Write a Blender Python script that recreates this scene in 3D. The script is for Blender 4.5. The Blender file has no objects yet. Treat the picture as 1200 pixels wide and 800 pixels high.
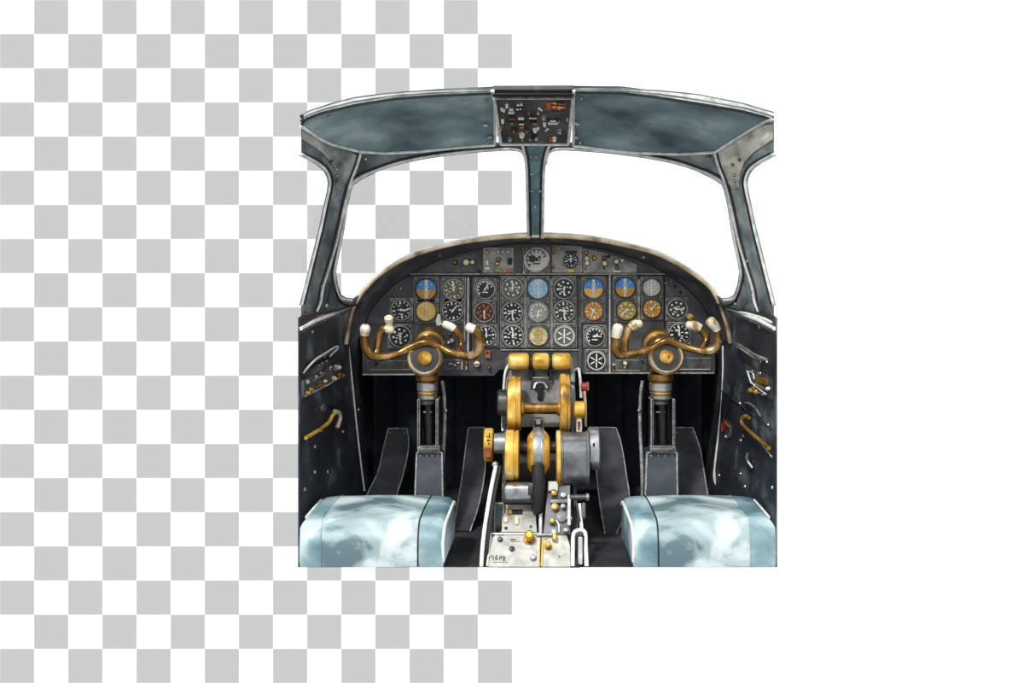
import bpy, bmesh, math, random
from mathutils import Vector, Matrix
from mathutils.geometry import tessellate_polygon
random.seed(7)
C = bpy.context.scene.collection
EYE = 1.10            # eye height above the cockpit floor (floor is z = 0)
YC = 3.40             # where the cockpit section is cut open
F, CX, CY = 1000.0, 630.0, 340.0

def P(px, py, Y):
    return Vector(((px - CX) * Y / F, Y, EYE + (CY - py) * Y / F))
def proj(p):
    return (CX + p.x / p.y * F, CY - (p.z - EYE) / p.y * F)
def lin(c):
    return tuple(((v/255)/12.92 if v/255 <= .04045 else (((v/255)+.055)/1.055)**2.4) for v in c) + (1.0,)

# ------------------------------------------------------------------ materials
def paint(name, cols, scale=6.0, rough=.5, metal=0.0, sharp=.25, detail=4.0, bump=.0, stretch=(1,1,1), coat=0.0, dist=.6):
    """watercolour-like mottled surface: two to four colours mixed by noise"""
    m = bpy.data.materials.new(name); m.use_nodes = True
    nt = m.node_tree; b = nt.nodes['Principled BSDF']
    b.inputs['Roughness'].default_value = rough; b.inputs['Metallic'].default_value = metal
    if coat: b.inputs['Coat Weight'].default_value = coat; b.inputs['Coat Roughness'].default_value = .15
    tc = nt.nodes.new('ShaderNodeTexCoord'); mp = nt.nodes.new('ShaderNodeMapping')
    mp.inputs['Scale'].default_value = stretch
    nz = nt.nodes.new('ShaderNodeTexNoise'); nz.inputs['Scale'].default_value = scale
    nz.inputs['Detail'].default_value = detail; nz.inputs['Distortion'].default_value = dist
    nt.links.new(tc.outputs['Object'], mp.inputs['Vector']); nt.links.new(mp.outputs['Vector'], nz.inputs['Vector'])
    r = nt.nodes.new('ShaderNodeValToRGB'); n = len(cols)
    el = r.color_ramp.elements
    while len(el) < n: el.new(.5)
    lo, hi = .5 - sharp, .5 + sharp
    for i, c in enumerate(cols):
        el[i].position = lo + (hi - lo) * i / max(1, n - 1); el[i].color = lin(c)
    nt.links.new(nz.outputs['Fac'], r.inputs['Fac']); nt.links.new(r.outputs['Color'], b.inputs['Base Color'])
    if bump:
        bp = nt.nodes.new('ShaderNodeBump'); bp.inputs['Strength'].default_value = bump; bp.inputs['Distance'].default_value = .004
        n2 = nt.nodes.new('ShaderNodeTexNoise'); n2.inputs['Scale'].default_value = scale * 14
        nt.links.new(mp.outputs['Vector'], n2.inputs['Vector'])
        nt.links.new(n2.outputs['Fac'], bp.inputs['Height']); nt.links.new(bp.outputs['Normal'], b.inputs['Normal'])
    return m

M = {}
M['header'] = paint('blue_grey_header_paint', [(58,74,84),(96,116,124),(124,146,150),(168,182,182)], 3.4, .6, 0, .2, 10, .3, (1,1.6,1.6), dist=.15)
M['frame'] = paint('grey_green_frame_paint', [(58,66,70),(102,113,116),(150,158,157)], 8, .45, .05, .17, 8, .1, dist=.2)
M['frame_mid'] = paint('weathered_grey_frame_paint', [(82,90,90),(134,140,137),(176,180,174)], 12, .5, .05, .2, 8, .1, dist=.2)
M['frame_pale'] = paint('weathered_beige_grey_paint', [(112,114,106),(176,178,164),(206,206,192)], 16, .5, .05, .2, 6)
M['post'] = paint('teal_post_paint', [(58,84,90),(84,116,122),(112,142,146)], 14, .5, 0, .25, 5)
M['edge'] = paint('bright_trim_highlight', [(176,180,178),(238,240,238)], 26, .35, .2, .2)  # pale trim colour, also drawn along edges as white highlights
M['gasket'] = paint('black_rubber_gasket', [(14,15,18),(34,36,40)], 12, .6)
M['wall'] = paint('dark_side_wall_paint', [(22,24,30),(31,33,41),(44,48,56),(96,106,112)], 5.5, .6, 0, .2, 10, .15, dist=.3)
M['foot'] = paint('blue_black_footwell_paint', [(18,20,29),(32,37,52),(56,64,80)], 4, .75, 0, .25, 4)
M['floor'] = paint('charcoal_floor_covering', [(24,25,30),(44,45,50),(62,63,66)], 7, .8, 0, .25, 5, .2)
M['panel'] = paint('charcoal_panel_paint', [(42,42,46),(64,64,68),(92,93,96)], 9, .45, .1, .25, 5, .1)
M['bezel'] = paint('dark_gauge_plate_paint', [(44,45,48),(72,73,74),(104,105,104)], 22, .45, .1, .25)
M['bezel_edge'] = paint('plate_edge_highlight', [(110,111,110),(186,187,184)], 40, .4, .1, .2)  # lighter chamfers paint an edge highlight; also colours small grey parts
M['subpanel'] = paint('grey_switch_plate_paint', [(86,87,88),(136,137,135),(180,180,175)], 12, .45, .1, .25)
M['hood'] = paint('dark_hood_lining', [(46,46,52),(72,72,80),(104,104,112)], 6, .65, 0, .25, 5)
M['rim'] = paint('pale_gold_rim_metal', [(120,96,66),(206,190,160),(240,234,220)], 9, .35, .35, .22, stretch=(1,1,1))
M['white_trim'] = paint('white_enamel_trim', [(200,202,200),(246,246,244)], 20, .4, 0, .2)
M['black'] = paint('gauge_black', [(8,8,10),(22,22,24)], 30, .4)
M['ink'] = paint('matt_black_plastic', [(10,10,12),(28,28,32)], 18, .45)
M['mark'] = paint('white_dial_print', [(206,208,204),(246,246,242)], 60, .5)
M['brown_mark'] = paint('amber_dial_print', [(150,80,30),(210,140,60)], 60, .5)
M['gold'] = paint('yellow_gold_metal', [(130,88,28),(204,156,66),(240,208,130)], 16, .34, .75, .25, 4)
M['yellow'] = paint('yellow_enamel_metal', [(116,78,22),(200,150,48),(228,184,80),(246,222,146)], 11, .34, .3, .19, 6, coat=.3, dist=.2)  # brown shading and cream highlights are mixed into the yellow
M['bronze'] = paint('dark_bronze_metal', [(84,58,22),(140,104,50),(190,158,100)], 14, .3, .8, .25, 4)
M['brass_yoke'] = paint('polished_bronze_yoke', [(88,60,24),(150,112,58),(226,204,164)], 10, .2, .8, .2, 3)
M['tip'] = paint('pale_worn_grip_tip', [(150,118,68),(232,222,196),(244,240,230)], 18, .28, .3, .16)
M['rim_bronze'] = paint('bright_bronze_hub', [(120,92,50),(196,172,126),(236,226,204)], 9, .25, .6, .18, 3)
M['dish'] = paint('dark_hub_dish', [(24,26,30),(46,48,52),(88,90,94)], 10, .35, .2, .25)
M['cream'] = paint('cream_knob_plastic', [(206,188,140),(240,232,204)], 40, .35, 0, .2)
M['silver'] = paint('brushed_steel', [(110,112,114),(170,172,174),(214,216,218)], 14, .3, .8, .25, 4)
M['steel_dark'] = paint('gunmetal_steel', [(44,46,50),(86,88,92),(130,132,136)], 12, .35, .7, .25, 4)
M['drum_steel'] = paint('mottled_drum_steel', [(74,76,80),(132,134,138),(200,202,204)], 9, .28, .75, .22, 6, dist=.2)
M['console'] = paint('grey_console_paint', [(54,55,58),(98,99,100),(136,136,134)], 10, .45, .2, .25, 5)
M['plate'] = paint('pale_grey_plate_paint', [(120,120,114),(172,172,164),(204,204,196)], 14, .5, .1, .24, 5, .1)
M['red'] = paint('red_plastic', [(120,26,34),(186,60,66)], 30, .4)
M['orange'] = paint('orange_placard', [(150,70,20),(206,116,48)], 40, .5)
M['rust'] = paint('brown_varnished_wood', [(72,36,16),(140,78,38),(176,112,66)], 14, .45, 0, .25, 4, 0, (1,5,5))
M['pad'] = paint('dark_pedal_rubber', [(34,35,40),(50,52,58),(72,75,81)], 7, .65, 0, .25, 5, .15)
M['boot'] = paint('slate_column_boot', [(34,39,47),(54,61,70),(78,87,97)], 8, .5, 0, .25, 5)
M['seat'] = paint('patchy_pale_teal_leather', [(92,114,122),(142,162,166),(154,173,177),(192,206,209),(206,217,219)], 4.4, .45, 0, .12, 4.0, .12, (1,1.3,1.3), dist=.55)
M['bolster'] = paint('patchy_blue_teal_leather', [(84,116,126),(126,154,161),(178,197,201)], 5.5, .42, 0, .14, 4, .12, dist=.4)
M['blue'] = paint('sky_blue_dial', [(36,116,190),(70,150,214)], 40, .5)
M['pale_blue'] = paint('pale_blue_dial', [(96,164,200),(150,200,224)], 30, .5)
M['amber'] = paint('amber_dial', [(168,112,28),(202,148,54)], 40, .5)
M['sand'] = paint('yellow_dial', [(204,158,44),(236,200,98)], 40, .5)
M['olive'] = paint('olive_yellow_dial', [(110,100,48),(196,168,72)], 50, .5)
M['cream_dial'] = paint('cream_dial', [(176,154,100),(232,222,186)], 60, .5)
M['grey_dial'] = paint('grey_dial', [(72,74,68),(104,106,98)], 50, .5)
M['light_dial'] = paint('light_grey_dial', [(168,166,160),(206,204,200)], 60, .5)
M['stone_dial'] = paint('stone_grey_dial', [(120,120,108),(168,168,154)], 50, .5)
M['maroon'] = paint('maroon_dial', [(30,14,14),(92,24,26)], 60, .5)
M['dark_olive'] = paint('dark_olive_dial', [(34,34,26),(62,62,44)], 60, .5)

def glass_mat():
    m = bpy.data.materials.new('clear_window_glass'); m.use_nodes = True; nt = m.node_tree; nt.nodes.clear()
    o = nt.nodes.new('ShaderNodeOutputMaterial'); mx = nt.nodes.new('ShaderNodeMixShader')
    t = nt.nodes.new('ShaderNodeBsdfTransparent'); g = nt.nodes.new('ShaderNodeBsdfGlossy')
    g.inputs['Roughness'].default_value = .02; mx.inputs[0].default_value = .02
    t.inputs['Color'].default_value = (.995, .995, .995, 1)
    nt.links.new(t.outputs[0], mx.inputs[1]); nt.links.new(g.outputs[0], mx.inputs[2]); nt.links.new(mx.outputs[0], o.inputs[0])
    return m
M['glass'] = glass_mat()

# ------------------------------------------------------------------ mesh builder
def frame_of(d):
    d = Vector(d).normalized()
    a = Vector((0,0,1)) if abs(d.z) < .9 else Vector((0,1,0))
    u = d.cross(a).normalized(); v = d.cross(u).normalized()
    return d, u, v

def smooth_path(pts, n=6, closed=False):
    pts = [Vector(p) for p in pts]; out = []
    N = len(pts); rng = N if closed else N - 1
    for i in range(rng):
        p1, p2 = pts[i], pts[(i+1) % N]
        p0 = pts[(i-1) % N] if (closed or i > 0) else p1*2 - p2
        p3 = pts[(i+2) % N] if (closed or i+2 < N) else p2*2 - p1
        for k in range(n):
            t = k/n
            out.append(.5*((2*p1)+(p2-p0)*t+(2*p0-5*p1+4*p2-p3)*t*t+(3*p1-p0-3*p2+p3)*t**3))
    if not closed: out.append(pts[-1])
    return out

class MB:
    def __init__(s): s.bm = bmesh.new(); s.mi = 0
    def m(s, i): s.mi = i; return s
    def face(s, vs):
        try:
            f = s.bm.faces.new(vs); f.material_index = s.mi; return f
        except ValueError: return None
    def grid(s, rows, close_u=False, close_v=False):
        R = [[s.bm.verts.new(p) for p in r] for r in rows]
        nr, nc = len(R), len(R[0])
        for i in range(nr if close_v else nr-1):
            for j in range(nc if close_u else nc-1):
                s.face((R[i][j], R[i][(j+1)%nc], R[(i+1)%nr][(j+1)%nc], R[(i+1)%nr][j]))
        return R
    def lathe(s, prof, org, axis, seg=24, caps=True, ang=(0,1)):
        d, u, v = frame_of(axis); org = Vector(org)
        rows = []
        for t, r in prof:
            rows.append([org + d*t + (u*math.cos(2*math.pi*k/seg)+v*math.sin(2*math.pi*k/seg))*r for k in range(seg)])
        R = s.grid(rows, close_u=True)
        if caps:
            s.face(R[0][::-1]); s.face(R[-1])
        return s
    def cyl(s, p0, p1, r0, r1=None, seg=20, ch=.12):
        p0, p1 = Vector(p0), Vector(p1); r1 = r0 if r1 is None else r1
        L = (p1-p0).length; c = min(ch*min(r0, r1), L*.3)
        return s.lathe([(0, r0-c), (c, r0), (L-c, r1), (L, r1-c)], p0, p1-p0, seg)
    def tube(s, pts, r, seg=8, closed=False, caps=True, flat=1.0, up=None):
        pts = [Vector(p) for p in pts]; n = len(pts)
        rad = r if isinstance(r, (list, tuple)) else [r]*n
        rows = []; pu = None
        for i, p in enumerate(pts):
            a = pts[(i-1) % n] if (closed or i) else pts[0]
            b = pts[(i+1) % n] if (closed or i < n-1) else pts[-1]
            t = (b-a).normalized()
            if up is not None: u = t.cross(Vector(up)).normalized()
            elif pu is None: _, u, _ = frame_of(t)
            else: u = (pu - t*pu.dot(t)).normalized()
            pu = u; v = t.cross(u)
            rows.append([p + (u*math.cos(2*math.pi*k/seg) + v*math.sin(2*math.pi*k/seg)*flat)*rad[i] for k in range(seg)])
        R = s.grid(rows, close_u=True, close_v=closed)
        if caps and not closed:
            s.face(R[0][::-1]); s.face(R[-1])
        return s
    def box(s, c, size, rot=None, ch=.0, emi=None, seg=1):
        """chamfered box; emi = material index for the chamfers"""
        b = bmesh.new(); bmesh.ops.create_cube(b, size=1.0)
        for v in b.verts: v.co = Vector((v.co.x*size[0], v.co.y*size[1], v.co.z*size[2]))
        if ch:
            ch = min(ch, min(size)*.45)
            r = bmesh.ops.bevel(b, geom=list(b.edges), offset=ch, segments=seg, affect='EDGES', profile=.5)
            fs = set(r['faces'])
        else: fs = set()
        mt = Matrix.Translation(Vector(c)) @ (rot.to_4x4() if rot is not None else Matrix())
        mp = {v: s.bm.verts.new(mt @ v.co) for v in b.verts}
        for f in b.faces:
            nf = s.bm.faces.new([mp[v] for v in f.verts])
            nf.material_index = emi if (emi is not None and f in fs) else s.mi
        b.free(); return s
    def prism(s, poly, ext, tess=True):
        """polygon (3-D points) and its copy moved by ext, joined"""
        poly = [Vector(p) for p in poly]; n = len(poly)
        exts = ext if isinstance(ext, list) else [Vector(ext)]*n
        A = [s.bm.verts.new(p) for p in poly]; B = [s.bm.verts.new(p+e) for p, e in zip(poly, exts)]
        flat = [[Vector((p.x/p.y, (p.z-EYE)/p.y, 0)) for p in poly]]
        if max(abs(a.x) for a in flat[0])-min(abs(a.x) for a in flat[0]) < 1e-9: flat = [[Vector((p.y, p.z, 0)) for p in poly]]
        for t in tessellate_polygon(flat):
            s.face([A[i] for i in t]); s.face([B[i] for i in reversed(t)])
        for i in range(n):
            j = (i+1) % n; s.face((A[i], A[j], B[j], B[i]))
        return s
    def patch(s, poly, fn, ext, size=9.0):
        """outline (x, y) laid on a curved surface fn(x, y), finely divided, with thickness ext"""
        b = bmesh.new(); vs = [b.verts.new((x, y, 0)) for x, y in poly]
        for t in tessellate_polygon([[v.co for v in vs]]):
            try: b.faces.new([vs[i] for i in t])
            except ValueError: pass
        for _ in range(5):
            es = [e for e in b.edges if e.calc_length() > size and not e.is_boundary]
            if not es: break
            bmesh.ops.subdivide_edges(b, edges=es, cuts=1); bmesh.ops.triangulate(b, faces=b.faces[:])
        ext = Vector(ext); A = {}; B = {}
        for v in b.verts:
            p = fn(v.co.x, v.co.y); A[v] = s.bm.verts.new(p); B[v] = s.bm.verts.new(p + ext)
        for f in b.faces:
            s.face([A[v] for v in f.verts]); s.face([B[v] for v in reversed(f.verts)])
        for e in b.edges:
            if e.is_boundary:
                u, w = e.verts; s.face((A[u], A[w], B[w], B[u]))
        b.free(); return s
    def profile(s, yz, x0, x1):
        """side profile (y,z) extruded across x"""
        A = [s.bm.verts.new((x0, y, z)) for y, z in yz]; B = [s.bm.verts.new((x1, y, z)) for y, z in yz]
        for t in tessellate_polygon([[Vector((y, z, 0)) for y, z in yz]]):
            s.face([A[i] for i in t]); s.face([B[i] for i in reversed(t)])
        n = len(yz)
        for i in range(n):
            j = (i+1) % n; s.face((A[i], A[j], B[j], B[i]))
        return s
    def ball(s, c, r, seg=12, sc=(1,1,1)):
        c = Vector(c); rows = []
        for i in range(seg//2+1):
            th = math.pi*i/(seg//2); rr = max(math.sin(th), .02)
            rows.append([c + Vector((r*sc[0]*rr*math.cos(2*math.pi*k/seg), r*sc[1]*rr*math.sin(2*math.pi*k/seg), r*sc[2]*math.cos(th))) for k in range(seg)])
        R = s.grid(rows, close_u=True); s.face(R[0]); s.face(R[-1][::-1])
        return s
    def build(s, name, mats, parent=None, smooth=35, label=None):
        bm = s.bm
        bmesh.ops.recalc_face_normals(bm, faces=bm.faces[:])
        if parent is None:
            xs = [v.co for v in bm.verts]
            base = Vector(((min(p.x for p in xs)+max(p.x for p in xs))/2, (min(p.y for p in xs)+max(p.y for p in xs))/2, min(p.z for p in xs)))
        else:
            base = parent; 
            off = Vector((0,0,0)); q = parent
            while q is not None: off += q.location; q = q.parent
            base = off
        for v in bm.verts: v.co -= base
        me = bpy.data.meshes.new(name); bm.to_mesh(me); bm.free()
        if not isinstance(mats, (list, tuple)): mats = [mats]
        for m in mats: me.materials.append(M[m] if isinstance(m, str) else m)
        for p in me.polygons: p.use_smooth = True
        try: me.set_sharp_from_angle(angle=math.radians(smooth))
        except Exception: pass
        o = bpy.data.objects.new(name, me); C.objects.link(o)
        if parent is None: o.location = base
        else: o.parent = parent
        if label: o['label'] = label
        return o

def thing(name, label, cat, loc, group=None):
    o = bpy.data.objects.new(name, None); C.objects.link(o); o.location = Vector(loc); o.empty_display_size = .05
    o['label'] = label; o['category'] = cat
    if group: o['group'] = group
    return o
def tag(o, label, cat, group=None):
    o['label'] = label; o['category'] = cat
    if group: o['group'] = group
    return o
def struct(o, label=None, cat=None):
    o['kind'] = 'structure'
    if label: o['label'] = label
    if cat: o['category'] = cat
    return o
def sempty(name, loc, label, cat):
    o = bpy.data.objects.new(name, None); C.objects.link(o); o.location = Vector(loc)
    return struct(o, label, cat)

def lerp_poly(pts, x):
    for (x0, y0), (x1, y1) in zip(pts, pts[1:]):
        if x0 <= x <= x1: return y0 + (y1-y0)*(x-x0)/(x1-x0)
    return pts[0][1] if x < pts[0][0] else pts[-1][1]
def dens(pts, step=8, closed=True):
    out = []; n = len(pts)
    for i in range(n if closed else n-1):
        a, b = pts[i], pts[(i+1) % n]; L = math.hypot(b[0]-a[0], b[1]-a[1]); k = max(1, int(L/step))
        for j in range(k): out.append((a[0]+(b[0]-a[0])*j/k, a[1]+(b[1]-a[1])*j/k))
    if not closed: out.append(pts[-1])
    return out
def sm2(pts, n=5):
    return [(p.x, p.y) for p in smooth_path([Vector((a, b, 0)) for a, b in pts], n)]
def mir(pts, c=1261.0): return [(c-x, y) for x, y in pts]

# windscreen surface: slopes back towards the top, wraps aft at the sides
def S(px, py, off=0.0):
    dx = abs(px-CX); A = .31 + .50*min(1, max(0, (py-150)/210))
    bend = A*(max(0, dx-150)/128)**1.6
    Y = (4.22 - bend)/(1 + .757*(CY-py)/F)
    return P(px, py, Y - off)

# ------------------------------------------------------------------ backdrop
def backdrop():
    Yb = 12.0
    mb = MB(); mb.box((0, Yb+.05, EYE), (44, .1, 32))
    m = bpy.data.materials.new('half_checkered_backdrop'); m.use_nodes = True; nt = m.node_tree
    b = nt.nodes['Principled BSDF']; b.inputs['Roughness'].default_value = 1; b.inputs['Specular IOR Level'].default_value = 0
    g = nt.nodes.new('ShaderNodeNewGeometry'); sp = nt.nodes.new('ShaderNodeSeparateXYZ'); nt.links.new(g.outputs['Position'], sp.inputs[0])
    def mth(op, a, bb=None):
        n = nt.nodes.new('ShaderNodeMath'); n.operation = op
        for i, v in enumerate((a, bb)):
            if v is None: continue
            if isinstance(v, (int, float)): n.inputs[i].default_value = v
            else: nt.links.new(v, n.inputs[i])
        return n.outputs[0]
    q = 40*Yb/F; x0 = -CX*Yb/F; z0 = EYE + CY*Yb/F
    col = mth('FLOOR', mth('DIVIDE', mth('SUBTRACT', sp.outputs['X'], x0), q))
    row = mth('FLOOR', mth('DIVIDE', mth('SUBTRACT', z0, sp.outputs['Z']), q))
    odd = mth('ABSOLUTE', mth('MODULO', mth('ADD', col, row), 2.0))
    left = mth('LESS_THAN', sp.outputs['X'], (600-CX)*Yb/F)
    f = mth('MULTIPLY', odd, left)
    mx = nt.nodes.new('ShaderNodeMix'); mx.data_type = 'RGBA'
    nt.links.new(f, mx.inputs['Factor']); mx.inputs['A'].default_value = (.90,.90,.90,1); mx.inputs['B'].default_value = (.430,.432,.438,1)
    nt.links.new(mx.outputs['Result'], b.inputs['Base Color'])
    struct(mb.build('wall_back', m), 'white backdrop wall with grey and white checks over its left half', 'wall')
backdrop()

# ------------------------------------------------------------------ side walls
WC = {}
for sd in (-1, 1):
    f = (lambda x: x) if sd < 0 else (lambda x: 1260-x)
    WC[sd] = (P(f(351), 372, YC), P(f(412), 357, 4.22), P(f(431), 601, 4.22), P(f(351), 664, YC))   # near top, far top, far bottom, near bottom
def Wst(sd, s, t):
    A, B, Cc, D = WC[sd]
    return (A*(1-s)+B*s)*(1-t) + (D*(1-s)+Cc*s)*t
def W(sd, px, py, off=0.0):
    """point on the side wall surface seen at a place of the drawing, raised by off towards the cabin"""
    s, t = .5, .5
    for _ in range(30):
        u, v = proj(Wst(sd, s, t)); e = 1e-4
        us, vs = proj(Wst(sd, s+e, t)); ut, vt = proj(Wst(sd, s, t+e))
        a, b, c, d = (us-u)/e, (ut-u)/e, (vs-v)/e, (vt-v)/e
        det = a*d-b*c
        if abs(det) < 1e-9: break
        ds, dt = (d*(px-u)-b*(py-v))/det, (-c*(px-u)+a*(py-v))/det
        s += max(-.5, min(.5, ds)); t += max(-.5, min(.5, dt))
    return Wst(sd, s, t) + wn(sd)*off
def wn(sd):
    A, B, Cc, D = WC[sd]; n = (B-A).cross(D-A).normalized()
    return n if n.x*sd < 0 else -n

for sd, nm in ((-1, 'left'), (1, 'right')):
    mb = MB()
    N = 10
    out = Vector((sd*.006, 0, 0))
    mb.grid([[Wst(sd, s/N, t/N) for s in range(N+1)] for t in range(N+1)])
    mb.grid([[Wst(sd, s/N, t/N)+out for s in range(N+1)] for t in range(N+1)])
    A, B, Cc, D = WC[sd]
    for p, q in ((A, B), (B, Cc), (Cc, D), (D, A)):
        mb.grid([[p, q], [p+out, q+out]])
    # forward continuation beside the footwell
    Bf, Cf = Vector((B.x*1.0, 4.80, B.z-.18)), Vector((B.x, 4.80, 0))
    mb.grid([[B+Vector((0,0,-.15)), Bf], [Cc, Cf]]); mb.grid([[B+out+Vector((0,0,-.15)), Bf+out], [Cc+out, Cf+out]])
    w = struct(mb.build('wall_'+nm, 'wall'), f'dark mottled cockpit wall on the {nm} with rivets', 'wall')
    # rivets on the wall
    riv = {-1: [(369,553),(384,553),(357,573),(399,492),(402,506),(376,504),(369,523),(366,389),(420,480)],
           1: [(871,511),(868,516),(843,557),(868,555),(873,570),(905,571),(900,498),(867,473),(881,506),(890,383)]}[sd]
    for (x, y) in riv:
        p = W(sd, x, y); n = wn(sd)
        MB().lathe([(-.001, .009), (.003, .008), (.006, .004)], p, n, 10).build('rivet', 'silver', w)
    # white edging where the lining ends at the footwell
    ed = [(408,405),(412,440),(417,490),(422,535),(427,575)] if sd < 0 else [(847,405),(847,445),(845,480),(840,525),(837,557),(841,570),(849,582)]
    rr = [.0045]*len(ed) if sd < 0 else [.0045,.0045,.0045,.005,.007,.011,.005]
    pts = [P(x, y, 4.14 if sd > 0 else 4.12) for x, y in ed]
    pp = smooth_path(pts, 4); k = [rr[min(len(rr)-1, i//4)] for i in range(len(pp))]
    MB().tube(pp, k, 8).build('edging', 'white_trim', w, label='thin white edging')

# floor, footwell bulkhead and deck
mb = MB(); mb.box((0, 4.12, -.0015), (1.905, 1.44, .003)); struct(mb.build('floor', 'floor'), 'dark charcoal cockpit floor', 'floor')
mb = MB(); mb.box((0, 4.82, .43), (1.90, .03, .868))
for x in (-.80,-.62,-.47,-.30,-.18,.18,.33,.49,.62,.80): mb.box((x, 4.795, .44), (.016, .03, .80), ch=.006)
mb.box((0, 4.60, .86), (1.86, .44, .02))  # unseen deck added to keep light from leaking into the footwell
struct(mb.build('wall_front', 'foot'), 'blue black footwell bulkhead below the instrument panel', 'wall')

# ------------------------------------------------------------------ windscreen frames
OPEN_L = [(412,352),(404,351.5),(398,348),(394,337),(391.5,320),(396,295),(401,270),(405,243),(410,222),(417,211),(440,199.5),(465,191),(490,185.5),(515,181.5),(552,177),(590,174.3),(603,174.6),(611,177),(615,183),(616.5,190)]
OPEN_R = OPEN_L[:-4] + [(606,174.2),(615,177.2),(619,184),(620.5,192)]
FR_L_TOP = [(616,168),(577,167),(540,170),(490,175),(452,177),(422,175),(390,167),(375,160),(353,145)]
SIDE_L = [(353,181),(370,190),(381,199),(386,210),(385.5,222),(381,242),(376,266),(370,290),(362,322),(353,357)]
def frames():
    for sd, n in ((-1, 1), (1, 2)):
        f = (lambda p: p) if sd < 0 else (lambda p: [(1260-x, y) for x, y in p])
        side = 'left' if sd < 0 else 'right'
        op_ = OPEN_L if sd < 0 else OPEN_R
        top = FR_L_TOP if sd < 0 else [(621,168)] + FR_L_TOP[1:6] + [(403,166),(380,152),(363,142),(353,139)]
        poly = top + SIDE_L + [(353,371),(380,366),(412,359.5),(418,356),(421,350),(424,343.2)] + op_
        pts = dens(f(poly), 7)
        root = sempty(f'window_{n}', S(CX+sd*215, 355), f'{side} windscreen with a grey green metal frame and clear pane', 'window')
        MB().patch(pts, S, (sd*.003, .05, .012)).build('frame', 'frame', root, 50)
        # bright bead round the opening and a painted highlight along the pillar
        op = sm2(f(op_), 4)
        MB().tube([S(x, y, .004) for x, y in op], .0075, 6).build('inner_bead', 'edge', root)
        MB().tube([S(x+sd*2.6*(1 if abs(x-CX) > 190 else .2), y-2.4*(1 if abs(x-CX) < 216 else 0), .003) for x, y in op if y < 345], .0055, 6).build('gasket', 'gasket', root)
        sw = sm2(f(SIDE_L), 4)
        MB().tube([S(x, y, .004) for x, y in sw], .008, 6).build('side_bead', 'edge', root)
        MB().tube([S(x-sd*3.4, y-1.2, .004) for x, y in sw], .006, 6).build('gasket', 'gasket', root)
        MB().tube([S(x-sd*1.9*(1 if abs(x-CX) > 190 else .2), y+1.9*(1 if abs(x-CX) < 216 and y < 300 else (-1 if y > 340 else 0)), .003) for x, y in op], .0024, 6).build('bead_outline', 'frame', root)
        MB().tube([S(x+sd*2.0, y+.8, .003) for x, y in sw], .0024, 6).build('bead_outline', 'frame', root)
        rg = sm2(f([(423,178),(418,195),(411,213),(405,235),(400,258),(394,285),(386,312),(378,338),(376,352),(371,365)]), 4)
        MB().tube([S(x, y, .008) for x, y in rg], .0068, 6).build('pillar_highlight', 'edge', root)  # bright tube paints the white highlight on the pillar ridge
        MB().tube([S(x+sd*3.2, y, .004) for x, y in rg], .0065, 6).build('gasket', 'gasket', root)
        # cap plate between roof rail and pillar
        cap = f([(418,182),(404,175),(382,165),(366,155),(354,149),(354,163),(366,171),(378,179),(388,190),(393,204),(394,220),(399,222),(409,212)])
        if sd > 0: cap = f([(421,180),(403,168.5),(382,156),(366,146),(354,146),(354,163),(366,171),(378,179),(388,190),(393,204),(394,220),(399,222),(409,212)])
        MB().patch(dens(cap, 6), lambda x, y: S(x, y, .007), (0, .014, 0)).build('corner_plate', 'frame_pale' if sd > 0 else 'frame_mid', root, label='weathered beige grey corner plate' if sd > 0 else 'weathered grey corner plate')
        # rivets and bolts on the pillar
        rv = [(388,189),(392,194),(394,198),(395,205),(395,211),(428,186),(376,336),(382,358),(358,364)] if sd < 0 else [(867,187),(861,205),(861,212),(863,218),(831,182),(876,306),(862,356),(884,367),(859,193)]
        for i, (x, y) in enumerate(rv):
            p = S(x, y, .004); nrm = Vector((-sd*.5, -1, -.3))
            MB().lathe([(0, .009), (.006, .008), (.010, .004)], p, nrm, 10).build('rivet', 'silver' if i % 4 else 'bronze', root)
        # reinforcing foot of the pillar
        ft = f([(389,330),(393,345),(400,354),(412,356),(408,361),(392,364),(384,352)])
        MB().patch(dens(ft, 6), lambda x, y: S(x, y, .006), (0, .01, 0)).build('gusset', 'frame', root)
        hl = sm2(f([(393.5,341),(398,351),(406,355.5),(414,355.5)]), 4)
        MB().tube([S(x, y+2, .006) for x, y in hl], .006, 6).build('gusset_seam', 'gasket', root)
        # pane
        pane = f([(x, y) for x, y in op_] + [(618,282),(560,290),(500,305),(450,330),(430,348)])
        MB().patch(dens(pane, 9), lambda x, y: S(x, y, -.02), (0, .006, 0), 24).build('pane', 'glass', root)
    # side windows: only their forward ends fall inside the cut section
    for sd, n in ((-1, 3), (1, 4)):
        f = (lambda p: p) if sd < 0 else (lambda p: [(1260-x, y) for x, y in p])
        pl = f([(354,182),(369,190.5),(380,200),(385,211),(384,222),(380,242),(369,290),(361,322),(354,352)])
        o = MB().prism([S(x, y, -.015) for x, y in dens(pl, 9)], Vector((0,.005,0))).build(f'window_{n}', 'glass')
        struct(o, f'forward end of the clear {"left" if sd<0 else "right"} side window', 'window')
    # centre post
    root = sempty('trim_1', S(628, 276), 'teal centre post between the two windscreens', 'window post')
    L = [(612,170),(615,182),(617,200),(618,240),(619,279)]; R = [(644,170),(640,182),(637.5,200),(636.5,240),(636,279)]
    MB().prism([S(x, y, .012) for x, y in dens(L, 6, False)] + [S(x, y, .012) for x, y in reversed(dens(R, 6, False))], Vector((0,.06,.02))).build('post', 'post', root)
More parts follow.
